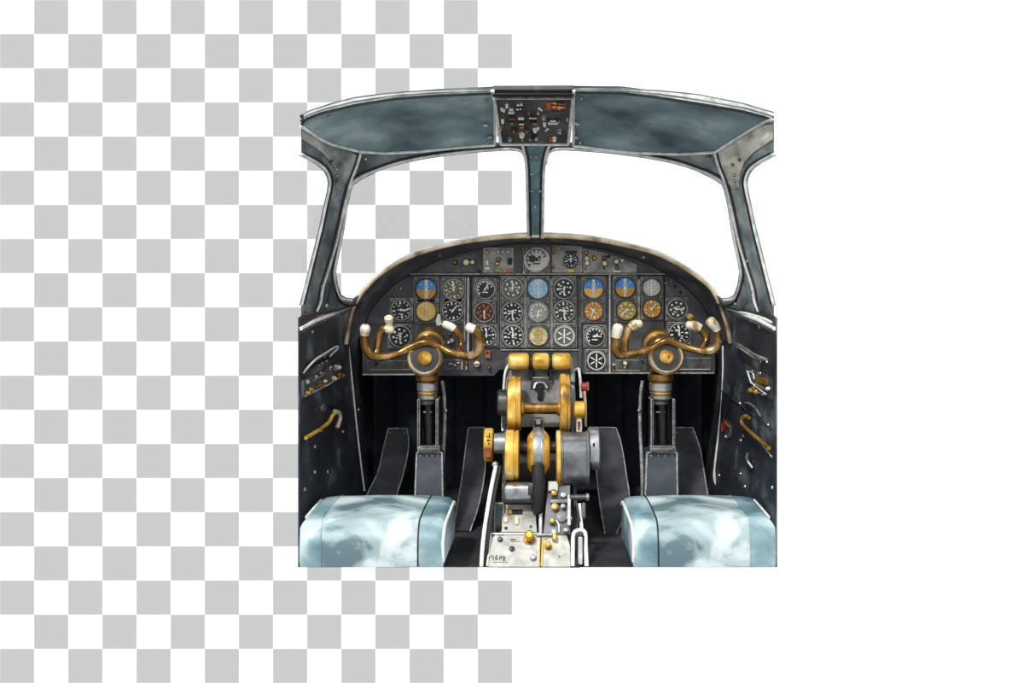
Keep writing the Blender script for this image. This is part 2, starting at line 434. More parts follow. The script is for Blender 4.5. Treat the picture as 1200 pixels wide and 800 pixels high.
    for pl in (L, R):
        MB().tube([S(x, y, .016) for x, y in sm2(pl, 4)], .0065, 6).build('post_bead', 'edge', root)
        MB().tube([S(x+(3.2 if pl is L else -3.2), y, .014) for x, y in sm2(pl, 4)], .0045, 6).build('post_seam', 'gasket', root)
    for x, y in ((622,184),(629,184),(623,224),(633,224),(627,242),(623,204)):
        MB().lathe([(0,.008),(.006,.007),(.009,.003)], S(x, y, .012), (0,-1,-.2), 10).build('rivet', 'silver', root)
    MB().box(S(626, 185, .014), (.045, .008, .02), ch=.003).build('clip', 'frame', root)
frames()

# window sills between frame and wall
for sd, nm in ((-1, 'left'), (1, 'right')):
    f = (lambda x: x) if sd < 0 else (lambda x: 1260-x)
    a = [S(f(x), y, .006) for x, y in ((351.5,371),(366,368),(382,365),(398,362),(412,358.5),(424,355))]
    b = [Wst(sd, s, 0) + wn(sd)*.008 for s in (0,.2,.4,.62,.85,1.0)]
    b[0] = P(f(351.3), 385, YC)
    b = [v - Vector((0,0,.004+.03*(1-i/5))) if i else v for i, v in enumerate(b)]
    mb = MB(); mid = [x*.5+y*.5 for x, y in zip(a, b)]
    mb.m(0).grid([a, mid]); mb.m(1 if sd < 0 else 0).grid([mid, b])
    dn = Vector((0, .01, -.02))
    mb.m(0).grid([[v+dn for v in a], [v+dn for v in b]])
    o = mb.build('trim_2' if sd < 0 else 'trim_3', ['frame', 'rust'])
    struct(o, f'{nm} window sill strip' + (' with a brown inlay' if sd < 0 else ' in grey with bright edges'), 'sill')
    MB().tube([v+Vector((-sd*.004,0,0)) for v in smooth_path(b, 4)], .008, 8).build('sill_bead', 'white_trim', o)
    if sd > 0: MB().tube([v+Vector((-sd*.006,0,.0)) for v in smooth_path(mid, 4)], .007, 8).build('sill_bead', 'white_trim', o)
    MB().tube([v+Vector((-sd*.004,-.002,0)) for v in smooth_path(a, 4)], .0045, 6).build('sill_seam', 'gasket', o)

# ------------------------------------------------------------------ roof header
TOP_OUT = [(352,137),(358,132),(365,129),(390,121),(415,114.5),(452,109.5),(502,106),(545,104.8),(577,104.5),(630,104),(675,104),(727,104),(770,106),(820,111),(870,121),(907,132)]
TOP_IN = [(352,144),(358,137),(377,129.5),(415,120.5),(465,112.5),(515,109),(565,107),(577,106.5),(630,106),(675,105.5),(727,106),(770,111),(820,119),(870,127.5),(897,134.5),(907,139)]
BOT = [(352,146),(355,148),(375,162),(390,169),(422,177),(452,179),(490,177),(540,172),(577,169.5),(630,169),(675,170.5),(720,176),(745,178.5),(795,180),(837,178),(857,165),(880,151),(897,141),(907,139.5)]
def HS(px, t, off=0.0):
    yi, yb = lerp_poly(TOP_IN, px), lerp_poly(BOT, px)
    a = P(px, yi, YC+.01); b = S(px, yb, .012)
    p = a*(1-t) + b*t
    return p + Vector((0, -off*.45, -off*.9))
def HP(px, py, off=0.0):
    lo, hi = 0.0, 1.0
    for _ in range(30):
        t = (lo+hi)/2
        if proj(HS(px, t))[1] < py: lo = t
        else: hi = t
    return HS(px, t, off)
def header():
    root = sempty('ceiling', P(630, 104, YC), 'blue grey roof header over the windscreens with a bright upper rim', 'ceiling')
    for x0, x1, nm in ((352.5, 580, 'l'), (672, 907, 'r')):
        xs = [x0+(x1-x0)*i/44 for i in range(45)]
        mb = MB()
        rows = [[HS(x, t/8) + Vector((0, 0, .028*math.sin(math.pi*t/8)*min(1, min(x-352, 908-x)/60))) for x in xs] for t in range(9)]
        R = mb.grid(rows)
        up = Vector((0, .012, .02)); mb.grid([[p+up for p in r] for r in rows])
        for e in (0, -1):
            mb.grid([[r[e] for r in rows], [r[e]+up for r in rows]])
        hp = mb.build('header_panel', 'header', root)
        MB().tube([p+Vector((0,-.004,-.004)) for p in rows[-1]], .0065, 6).build('lower_bead', 'edge', hp)
        MB().tube([p+Vector((0,-.003,-.012)) for p in rows[0]], .0045, 6).build('upper_seam', 'gasket', hp)
        e = [r[-1] if nm == 'l' else r[0] for r in rows]
        MB().tube([p+Vector((0,-.004,-.004)) for p in e], .006, 6).build('end_bead', 'edge', hp)
        bl = [(559,109,.011),(570,110,.009),(570,119,.009),(569,148,.012),(574,162,.014),(571,168,.010),(385,137,.006),(372,153,.006)] if nm == 'l' else [(683,107,.013),(681,116,.009),(676,146,.010),(675,162,.011),(680,168,.009),(897,136,.009)]
        for x, y, r in bl:
            p = HP(x, y, .0)
            MB().lathe([(0, r), (.005, r*.95), (.010, r*.5)], p+Vector((0,.002,.004)), (0,-.45,-.9), 12).build('bolt', 'silver', hp)
    # roof edge: arched band seen at the cut
    xs = [352+(907-352)*i/80 for i in range(81)]
    o = [P(x, lerp_poly(TOP_OUT, x), YC) for x in xs]; i_ = [P(x, lerp_poly(TOP_IN, x)+1.0, YC) for x in xs]
    mb = MB(); bk = Vector((0,.05,.0))
    mb.grid([o, i_]); mb.grid([[p+bk for p in o], [p+bk for p in i_]]); mb.grid([o, [p+bk for p in o]]); mb.grid([i_, [p+bk for p in i_]])
    rim = mb.build('roof_rim', 'edge', root)
    MB().tube([p+Vector((0,-.001,.001)) for p in o], .0022, 6).build('rim_outline', 'frame', rim)
    md = [a*.35+b*.65+Vector((0,-.002,0)) for a, b in zip(o, i_)]
    for lohi in ((0, 33), (46, 81)):
        MB().tube(md[lohi[0]:lohi[1]], .0028, 6).build('rim_seam', 'frame', rim)
    # latch at the left end, frame joint at right
    mb = MB()
    for x, y, r in ((353.5,136,.008),(354.5,141,.009),(354,145,.007)): mb.ball(P(x, y, YC-.004), r, 8)
    mb.build('latch', 'ink', root)
header()

# overhead switch panel
def overhead():
    root = thing('overhead_panel', 'small dark overhead switch panel with an orange placard between the roof header panels', 'switch panel', P(626, 168, 3.74))
    c = [(577.5,105),(672.5,104.5),(666,168),(586.5,168.5)]
    top = [HP(577.5, 107.5, .012), HP(672.5, 107.5, .012)]; bot = [HP(666, 167.5, .012), HP(586.5, 167.5, .012)]
    q = top + bot
    n = (q[1]-q[0]).cross(q[3]-q[0]).normalized()
    if n.y > 0: n = -n
    o_ = -n*.02
    def Q(px, py, off=0.0):
        # intersection of the sight line with the faceplate plane
        d = P(px, py, 1.0) - Vector((0,0,EYE)); e = Vector((0,0,EYE))
        t = (q[0]-e).dot(n)/d.dot(n)
        return e + d*t + n*off
    MB().prism([Q(*p) for p in c], o_).build('faceplate', 'panel', root)
    X = (Q(640,140)-Q(620,140)).normalized(); Z = n.cross(X)
    rot = Matrix((X, -n, -Z if Z.z < 0 else Z)).transposed()
    if rot.determinant() < 0: rot = Matrix((X, n, -Z if Z.z < 0 else Z)).transposed()
    px = 3.5/1000
    def bx(name, x, y, w, h, d, mat, par=root, ch=.002):
        return MB().box(Q(x, y, d*.5), (w*px, d, h*px), rot, ch).build(name, mat, par)
    bx('top_strip', 625, 109.5, 93, 5.5, .012, 'ink'); bx('ledge', 626, 113.4, 90, 1.0, .014, 'bezel_edge')
    for x0, y0, x1, y1 in ((577.5,105,587,168),(672.5,105,666,168)):
        MB().tube([Q(x0,y0,.004), Q(x1,y1,.004)], .007, 6).build('side_bead', 'edge', root)
    MB().tube([Q(586,168.5,.004), Q(666,168.5,.004)], .006, 6).build('lower_bead', 'edge', root)
    pl = bx('placard', 651.3, 124, 22, 12, .005, 'orange')
    mb = MB()
    for (x, y, w, h) in ((647,122,4,2),(653,119.5,3,1.5),(659,119.5,5,1.5),(653,122,3,2.2),(659,122.5,5,2),(647.5,126,4,1.6),(652.5,126,2,1.6),(659,127.5,5,1.5),(648,128.8,4,1.4),(653,129,2.5,1.6)):
        mb.box(Q(x, y, .0062), (w*px, .002, h*px), rot)
    mb.m(1)
    for (x, y, w) in ((650,119.3,4),(656,124.3,7),(649,124.3,3.5),(655,126.5,2)): mb.box(Q(x, y, .0068), (w*px, .002, .8*px), rot)
    mb.build('print', ['ink', 'mark'], pl)
    # dark inset plates with tiny lettering blocks
    for (x, y, w, h) in ((609,125,9,12),(600,139,7,11),(611,142,8,14),(625,139,9,12),(603,151,9,6),(626,158,8,12),(649,140,16,5)):
        bx('inset_plate', x, y, w, h, .006, 'black')
    for (x, y, w, m) in ((599,127.3,4.5,'mark'),(599,131,7,'mark'),(607,121.7,3,'mark'),(611,121.5,3,'mark'),(606.5,126.5,3,'mark'),(610,126.3,2,'mark'),(600,138,6,'rust'),(610.5,138,7,'mark'),(624.5,137,9,'cream_dial'),(599.5,143.5,4,'brown_mark'),(611,144,6,'mark'),(611.5,148,5,'brown_mark'),(627,143.7,5,'brown_mark'),(648,140.2,7,'mark'),(648,143.5,12,'mark'),(637,166,10,'silver'),(610,131.5,2.5,'red')):
        bx('legend', x, y, w, 1.6, .009, m, ch=.0)
    def knob(x, y, r, mat, h=.016, nm='knob'):
        p = Q(x, y, 0); MB().lathe([(0, r*px*1.15), (.003, r*px*1.15), (.004, r*px), (h, r*px*.85), (h+.003, r*px*.55)], p, n, 14).build(nm, mat, root)
    def toggle(x, y, mat='mark', dx=.0, dz=-.02):
        p = Q(x, y, 0); b = MB(); b.lathe([(0,.006),(.004,.006)], p, n, 10); b.tube([p, p+n*.016+X*dx+Z*.006], [.0026,.0038], 8)
        b.build('toggle_switch', mat, root)
    for a in ((594,122.3,1.6,'mark'),(589,140.5,1.7,'mark'),(587,148.5,1.9,'gold'),(602,151.5,2.2,'bronze'),(597.5,162,2.4,'silver'),(611.5,157.2,3.3,'cream'),(627,151.2,2.4,'mark'),(628.5,161,2.4,'silver'),(637,136.8,2.2,'silver'),(638,144.3,1.8,'mark'),(655.5,152.6,2.8,'silver'),(645.5,161.5,2.2,'rust'),(649.5,161.6,2.6,'cream'),(655,140,1.6,'silver'),(664.5,138.5,1.4,'silver'),(581,116,1.2,'silver'),(619.5,130.6,1.0,'gold')):
        knob(*a)
    for a in ((590.5,128.5),(588,127),(632,127,'mark',.01),(630.5,131,'silver'),(641.5,151,'mark',-.008),(630.5,149.5),(617.5,152,'silver'),(615,150.5,'bronze'),(621,162,'silver'),(612,162,'gold')):
        toggle(*a)
overhead()

# ------------------------------------------------------------------ instrument panel
YP = 4.20
HOOD_OUT = [(405.5,403),(408,385),(412,366),(417,354),(425,342),(440,325.5),(465,308),(490,297),(515,289.5),(540,284),(565,280.3),(598,277.2),(631,276.2),(664,277.2),(697,280.3),(722,285),(747,290.5),(770,297),(795,309.5),(820,326),(835,340),(845,360),(852,382),(856,402)]
HOOD_IN = [(424,391),(428,378),(433,367),(443,352),(459,336),(472,326),(485,318.5),(502,310),(520,303),(545,295),(570,289.3),(600,286),(631,285),(662,286),(692,289.3),(717,294.5),(742,302),(762,310),(777,318.5),(790,326),(803,336),(819,352),(829,367),(834,380),(838,391)]
def panel():
    root = thing('instrument_panel', 'wide arched charcoal instrument panel full of round gauges under a dark hood', 'instrument panel', P(631, 440, YP))
    hin = sm2(HOOD_IN, 4)
    poly = hin + [(838,438),(722,438),(684,438),(680,433),(585,433),(579,440),(425,440)]
    def at(px, py, off=0.0): return P(px, py, YP-off)
    MB().prism([at(x, y) for x, y in poly], Vector((0,.035,0))).build('faceplate', 'panel', root)
    # hood: from the faceplate edge forward to the wider front lip
    ho = sm2(HOOD_OUT, 4); n = 97
    def resample(pts, n):
        L = [0]
        for a, b in zip(pts, pts[1:]): L.append(L[-1]+math.hypot(b[0]-a[0], b[1]-a[1]))
        out = []; j = 0
        for i in range(n):
            s = L[-1]*i/(n-1)
            while j < len(L)-2 and L[j+1] < s: j += 1
            t = (s-L[j])/max(1e-9, L[j+1]-L[j]); out.append((pts[j][0]+(pts[j+1][0]-pts[j][0])*t, pts[j][1]+(pts[j+1][1]-pts[j][1])*t))
        return out
    a = [P(x, y, YP+.0) for x, y in resample(hin, n)]; b = [P(x, y, 4.02) for x, y in resample(ho, n)]
    cen = P(631, 400, YP)
    def outw(p, d):
        v = Vector((p.x-cen.x, 0, p.z-cen.z)).normalized(); return p + v*d
    mb = MB(); rows = [[x*(1-t)+y*t for x, y in zip(a, b)] for t in (0,.33,.66,1)]
    mb.grid(rows); mb.grid([[outw(p, .012) for p in r] for r in rows])
    for e in (0, -1): mb.grid([[r[e] for r in rows], [outw(r[e], .012) for r in rows]])
    mb.grid([rows[0], [outw(p, .012) for p in rows[0]]]); mb.grid([rows[-1], [outw(p, .012) for p in rows[-1]]])
    hood = mb.build('hood', 'hood', root)
    MB().tube(b, .0105, 8).build('hood_rim', 'rim', hood, label='pale gold hood rim')
    MB().tube([outw(p, .014)+Vector((0,.03,0)) for p in b[14:-14]], .006, 8).build('hood_piping', 'white_trim', hood)
    MB().tube([p+Vector((0,-.006,0)) for p in a], .004, 6).build('hood_seam', 'gasket', hood)
    # dividers and ledges
    def bar(name, x0, y0, x1, y1, w, mat, d=.010):
        if x0 == x1: c, s = at((x0), (y0+y1)/2, d/2), (w*.0042, d, abs(y1-y0)*.0042)
        else: c, s = at((x0+x1)/2, y0, d/2), (abs(x1-x0)*.0042, d, w*.0042)
        return MB().box(c, s, None, .002).build(name, mat, root)
    bar('ledge', 481, 321, 779, 321, 1.4, 'bezel_edge', .016); bar('ledge_shade_strip', 474, 323.6, 786, 323.6, 2.4, 'black', .006)  # black strip paints the shade under the ledge
    for x, y0, y1, w, m in ((548.5,325,412,1.7,'edge'),(714.5,322,437,1.7,'edge'),(552,325,412,1.6,'black'),(544.5,327,400,1.6,'bezel_edge'),(584,327,408,3.4,'bezel'),(615.8,327,408,1.5,'bezel_edge'),(646.3,327,408,1.5,'bezel_edge'),(679.8,327,434,4.0,'bezel'),(748.6,327,378,2.6,'bezel_edge'),(778.5,325,385,1.0,'black'),(516.5,327,380,2.0,'bezel')):
        bar('divider', x, y0, x, y1, w, m, .012 if m != 'black' else .005)
    bar('ledge', 586, 410, 682, 410, 1.4, 'bezel_edge', .008)
    # ---------------- gauges
    def gauge(px, py, r, face, marks='mark', style='ticks', ang=200, sq=None, ring='bezel_edge', lab=None, needle='mark', plate='bezel', face2=None):
        R = r*.0042; c = at(px, py); seg = 28
        h = (sq or (r*2+5))*.0042
        mb = MB(); mb.m(0).box(at(px, py, .007), (h, .014, h), None, .0035, 1)
        for sx in (-1,1):
            for sz in (-1,1):
                mb.m(1).lathe([(0,.0042),(.002,.0035)], at(px, py, .0138)+Vector((sx*h*.40, 0, sz*h*.40)), (0,-1,0), 8)
        g = mb.build('gauge', [plate, 'bezel_edge'], root, label=lab)
        fy = .016
        MB().lathe([(0, R*1.10), (.006, R*1.08), (.007, R*1.0), (.003, R*.97)], at(px, py, .0135), (0,-1,0), seg, caps=False).build('rim', ring, g)
        # dial face (split dials carry two colours)
        mb = MB(); o = at(px, py, fy)
        if face2:
            for i, (a0, a1) in enumerate(((0, math.pi), (math.pi, 2*math.pi))):
                mb.m(i); ps = [o + Vector((R*math.cos(a0+(a1-a0)*k/16), 0, R*math.sin(a0+(a1-a0)*k/16))) for k in range(17)]
                mb.face([mb.bm.verts.new(p) for p in ps])
            mb.build('dial_face', [face, face2], g)
        else:
            mb.lathe([(-.002, R), (0, R)], o, (0,-1,0), seg); mb.build('dial_face', face, g)
        o = at(px, py, fy+.0012)
        mb = MB(); rn = random.Random(int(px*7+py*13))
        def stroke(x0, z0, x1, z1, w):
            d = Vector((x1-x0, 0, z1-z0)); L = d.length; d.normalize(); nn = Vector((-d.z, 0, d.x))*w*R*.5
            p0 = o + Vector((x0*R, 0, z0*R)); p1 = o + Vector((x1*R, 0, z1*R))
            vs = [mb.bm.verts.new(p) for p in (p0-nn, p1-nn, p1+nn, p0+nn)]
            ws = [mb.bm.verts.new(v.co+Vector((0,-.0012,0))) for v in vs]
            mb.face(ws); mb.face(vs[::-1])
            for k in range(4): mb.face((vs[k], vs[(k+1)%4], ws[(k+1)%4], ws[k]))
        if style in ('ticks', 'dots', 'plain'):
            for k in range(12 if style != 'dots' else 8):
                a = 2*math.pi*k/(12 if style != 'dots' else 8) + .13
                r0 = .60 if k % 3 == 0 else .70
                if style == 'dots': stroke(.66*math.cos(a)-.09, .66*math.sin(a)-.02, .66*math.cos(a)+.09, .66*math.sin(a)+.05, .20)
                else: stroke(r0*math.cos(a), r0*math.sin(a), .88*math.cos(a), .88*math.sin(a), .10 if k % 3 else .17)
            for k in range(1 if style == 'plain' else 7):      # figures and legends
                a = rn.uniform(0, 6.28); q = rn.uniform(.22, .5)
                stroke(q*math.cos(a)-.12, q*math.sin(a), q*math.cos(a)+.12, q*math.sin(a)+rn.uniform(-.05,.05), .09)
        elif style == 'horizon':
            stroke(0, -.82, 0, .92, .26)
            for k in range(-3, 4):
                if k: stroke(-.34+.05*abs(k), k*.22, .34-.05*abs(k), k*.22, .06)
            stroke(-.55, .45, -.42, .5, .08); stroke(.42, .5, .55, .45, .08)
        elif style == 'ladder':
            stroke(0, -.9, 0, .9, .14)
            for k in range(-3, 4):
                stroke(-.5, k*.2+.05, -.14, k*.2+.05, .07); stroke(.14, k*.2+.05, .5, k*.2+.05, .07)
            for k in range(10):
                a = 2*math.pi*k/10; stroke(.76*math.cos(a), .76*math.sin(a), .9*math.cos(a), .9*math.sin(a), .07)
        elif style == 'arc':
            for k in range(15):
                a = math.radians(20+k*14); a2 = math.radians(20+(k+1)*14)
                stroke(.86*math.cos(a), .86*math.sin(a), .86*math.cos(a2), .86*math.sin(a2), .07)
                if k % 2 == 0: stroke(.62*math.cos(a), .62*math.sin(a), .82*math.cos(a), .82*math.sin(a), .10)
            stroke(-.3, -.35, .3, -.35, .12); stroke(.0, .05, .3, .3, .10); stroke(.3, -.05, .3, .3, .1)
        elif style == 'spokes':
            for k in range(16):
                a = 2*math.pi*k/16; stroke(.92*math.cos(a), .92*math.sin(a), .92*math.cos(a+.4), .92*math.sin(a+.4), .08)
            for k in range(6):
                a = 2*math.pi*k/6+.5; stroke(.25*math.cos(a), .25*math.sin(a), .72*math.cos(a), .72*math.sin(a), .13)
        mb.build('dial_marks', marks, g)
        if needle and style not in ('horizon', 'ladder'):
            mb = MB(); o = at(px, py, fy+.0034); a = math.radians(ang)
            ends = [(a, .74)] if ang >= 0 else [(math.radians(-ang), .7), (math.radians(-ang)+1.9, .5)]
            for aa, ll in ends:
                d = Vector((math.sin(aa), 0, math.cos(aa))); nn = Vector((d.z, 0, -d.x))
                ps = [o - d*R*.22 + nn*R*.07, o + d*R*ll*.9 + nn*R*.06, o + d*R*ll, o + d*R*ll*.9 - nn*R*.06, o - d*R*.22 - nn*R*.07]
                vs = [mb.bm.verts.new(p) for p in ps]; ws = [mb.bm.verts.new(p+Vector((0,-.0015,0))) for p in ps]
                mb.face(ws); mb.face(vs[::-1])
                for k in range(5): mb.face((vs[k], vs[(k+1)%5], ws[(k+1)%5], ws[k]))
            mb.lathe([(0, R*.14), (.003, R*.10)], o, (0,-1,0), 10)
            mb.build('needle', needle, g)
        return g
    G = gauge
    # top row
    G(499.5,339,12,'blue','mark','horizon',sq=30,ring='black',face2='amber',lab='blue over amber horizon gauge, top row far left')
    G(531.5,339,11.5,'grey_dial','cream','ticks',0,sq=29,lab='grey gauge with cream marks beside the left horizon gauge')
    G(568.5,338.5,11,'black','mark','arc',30,sq=27)
    G(600.5,338,11.8,'grey_dial','mark','dots',0,sq=28.5)
    G(630.5,338,11.8,'pale_blue','mark','ladder',sq=28.5,ring='bezel',lab='pale blue gauge in the middle of the top row')
    G(661,338,11.4,'black','mark','dots',180,sq=28.5)
    G(695.5,338,11.4,'blue','mark','horizon',sq=28,ring='bezel',face2='sand',lab='blue over yellow horizon gauge')
    G(732.5,337,11.6,'blue','mark','horizon',sq=28.5,ring='black',face2='amber',lab='blue over amber horizon gauge, right of the tall silver divider')
    G(763.5,337,10.2,'light_dial','mark','ladder',sq=26,ring='bezel',lab='blank pale grey gauge, top row far right')
    # second row
    G(470,363,11.4,'black','mark','ticks',90,sq=28)
    G(499.5,364.5,11.5,'sand','cream','ladder',sq=28,ring='bezel',lab='yellow gauge below the left horizon gauge')
    G(530.5,364,11.4,'black','mark','plain',40,sq=28.5,lab='black gauge with a slanted white needle')
    G(567.5,365.5,11,'maroon','brown_mark','dots',180,sq=27,lab='maroon gauge with amber marks')
    G(600.5,365.5,11.4,'black','mark','ticks',180,sq=28.5)
    G(631,365.5,11,'stone_dial','mark','arc',190,sq=28)
    G(661.2,364.5,11.8,'dark_olive','mark','ticks',-180,sq=28.5)
    G(695.5,364,11,'amber','cream','plain',-205,sq=27.5,ring='bezel',lab='amber gauge with bent white needle')
    G(734,363.5,11.4,'olive','cream','dots',230,sq=27.5,ring='black',lab='olive yellow gauge')
    G(764,361.5,10.6,'amber','cream','plain',40,sq=26,ring='black',lab='amber gauge with a slanted white needle')
    G(793.5,362,11.4,'dark_olive','mark','dots',90,sq=27.5)
    # third row
    G(469,394,12,'black','mark','dots',180,sq=29)
    G(570,393,10.6,'black','mark','plain',0,sq=26)
    G(601,393.5,11.8,'black','mark','ticks',0,sq=29)
    G(631,393.5,11,'cream_dial','olive','ladder',sq=28,ring='bezel',lab='cream gauge in the middle of the third row')
    G(661.3,393.5,11.8,'grey_dial','mark','spokes',0,sq=29)
    G(697,394,11,'black','mark','arc',90,sq=27)
    G(796,391,11.8,'black','mark','ticks',0,sq=28,ring='silver')
    G(699,422.5,11,'black','mark','spokes',180,sq=27,ring='silver',lab='black gauge with a bright ring, lowest of its column')
    # big centre gauge in the top strip and its small neighbour
    G(628.8,304,13.6,'light_dial','black','arc',290,sq=31,ring='silver',needle='black',lab='large pale gauge at the top centre of the panel')
    # ---------------- top strip plates
    def plate(name, x0, y0, x1, y1, mat, d=.006, em='bezel_edge'):
        return MB().box(at((x0+x1)/2, (y0+y1)/2, d/2), ((x1-x0)*.0042, d, (y1-y0)*.0042), None, .002, 1).build(name, [mat, em], root)
    plate('switch_plate', 566, 289.5, 602, 319.5, 'subpanel'); plate('switch_plate', 647, 287.5, 682.5, 319.5, 'subpanel')
    MB().prism([at(x, y, .004) for x, y in ((683.5,291),(700,294),(730,303),(746,310),(746,319.5),(683.5,319.5))], Vector((0,.004,0))).build('switch_plate', 'subpanel', root)
    MB().prism([at(x, y, .004) for x, y in ((492,319),(505,312),(540,300),(564,295),(564,319))], Vector((0,.004,0))).build('switch_plate', 'bezel', root)
    G(669,305.5,8,'black','mark','ticks',0,sq=17.5,ring='bezel')
    MB().lathe([(0,.018),(.003,.017)], at(624,303,.0195), (0,-1,0), 14).build('drum_window', 'black', root)
    def knob(x, y, r, mat, h=.022, base='black', name='knob'):
        R = r*.0042; b = MB(); p = at(x, y, .004)
        b.m(1).lathe([(0, R*1.25), (.004, R*1.2)], p, (0,-1,0), 14)
        b.m(0).lathe([(.004, R), (h*.8, R*.9), (h, R*.6)], p, (0,-1,0), 14)
        b.build(name, [mat, base], root)
    def key(x, y, w, h, mat, d=.012, name='button'):
        MB().box(at(x, y, d/2+.003), (w*.0042, d, h*.0042), None, .002).build(name, mat, root)
    for a in ((533.5,307.5,2.6,'bronze'),(546.5,307.3,3.9,'cream'),(553.8,307,2.6,'mark'),(570.5,295.5,1.7,'gold'),(584,295,1.7,'mark'),(589.5,295.2,1.5,'mark'),(584.5,304,2.4,'bronze'),(583,309,2.2,'gold'),(577.5,306,1.3,'mark'),(648,291,1.8,'bronze'),(649,296,1.5,'orange'),(648,313,1.4,'red'),(687,296,2.3,'gold'),(687.5,302.5,3.0,'cream'),(688,308.3,3.0,'cream'),(696.5,302.3,2.5,'gold'),(708.5,302.2,2.4,'red'),(708.3,308.5,3.1,'cream'),(722.2,306.2,3.1,'cream'),(728.8,305.2,2.2,'cream'),(702.5,296.5,1.8,'silver'),(713.5,300.5,1.6,'ink'),(614,319,1.2,'mark'),(613,291.5,1.7,'bronze'),(644.5,291,1.3,'bronze'),(561.5,317.5,1.4,'ink')):
        knob(*a)
    for a in ((568.3,308,1.4,6,'mark'),(571.2,308,2.4,6.5,'mark'),(571,314.3,6,3.2,'cream'),(584.5,317,8,3.6,'olive'),(597.5,317,8,4.5,'orange'),(597.5,306,5,8,'black'),(598,306,2,4.5,'cream'),(578,295.5,3.5,1.3,'mark'),(595,295,4,1.4,'mark'),(669,317,7,4,'sand'),(669,295.2,14,1.8,'ink'),(671,295,8,.9,'mark'),(655,291,2,1.6,'gold'),(661,291.4,2,1.4,'silver'),(723,313,4,5,'steel_dark'),(723,318,9,2,'mark'),(686,315,1,4,'ink'),(708,314,1.2,4,'ink')):
        key(*a)
    # ---------------- lower plates
    lp = plate('lower_plate', 430, 422, 488, 433.5, 'bezel', .008); plate('lower_plate', 513, 421.5, 542, 433.5, 'bezel', .008)
    plate('lower_plate', 721, 421.5, 757, 434.5, 'bezel', .008); plate('lower_plate', 792, 419, 833, 434, 'bezel', .008)
    bar('base_strip', 425, 438.6, 486, 438.6, 1.6, 'edge', .02); bar('base_strip', 686, 437, 836, 437, 2.0, 'bezel_edge', .014)
    bar('trim_strip', 433, 432.8, 485, 432.8, .9, 'rim', .012); bar('trim_strip', 792, 432.6, 832, 432.6, 1.0, 'edge', .012); bar('trim_strip', 722, 434, 750, 434, .9, 'rim', .012)
    MB().tube([at(722,434,.008), at(721.5,426,.008)], .004, 6).build('trim_strip', 'gold', root)
    MB().tube([at(541.5,433,.008), at(541.5,424,.008)], .004, 6).build('trim_strip', 'rim', root)
    for a in ((441.5,426,1.6,'ink'),(559,426.5,3.9,'cream'),(573,430,2.0,'steel_dark'),(732.5,425.5,2.6,'cream'),(719,427,1.6,'cream'),(719,434,1.4,'gold'),(752,421,1.8,'silver'),(527,391,2.2,'steel_dark'),(530,399,3.0,'subpanel'),(526,401,1.6,'cream'),(481,350,0.8,'gold')):
        knob(*a)
    for a in ((546.5,425,2.2,5,'bronze'),(546.5,431,1.8,5,'rim'),(571.5,415,6.5,9,'rust'),(571.5,413,2.5,4,'gold'),(528,426,4,1.5,'mark'),(533,427.5,3,2,'mark'),(537,425,3,1.5,'mark'),(732.5,430,3,4,'gold'),(559,426.5,6,.8,'bronze',.03),(540,398,4,2,'mark')):
        key(*a)
    # blank corner plates left and right of the first row, with screws
    MB().prism([at(x, y, .004) for x, y in ((456,347),(484,328),(484,347.5))], Vector((0,.004,0))).build('corner_plate', 'panel', root)
    MB().prism([at(x, y, .004) for x, y in ((779.5,328),(787,329),(806,347.5),(779.5,347.5))], Vector((0,.004,0))).build('corner_plate', 'panel', root)
    for a in ((470,337.8,1.4,'gold'),(462,344.5,1.2,'gold'),(791,335.5,1.7,'ink'),(797.5,342.5,1.5,'ink'),(780,331.5,1.5,'silver'),(786,330,.9,'silver')):
        knob(*a, h=.008, name='screw')
panel()

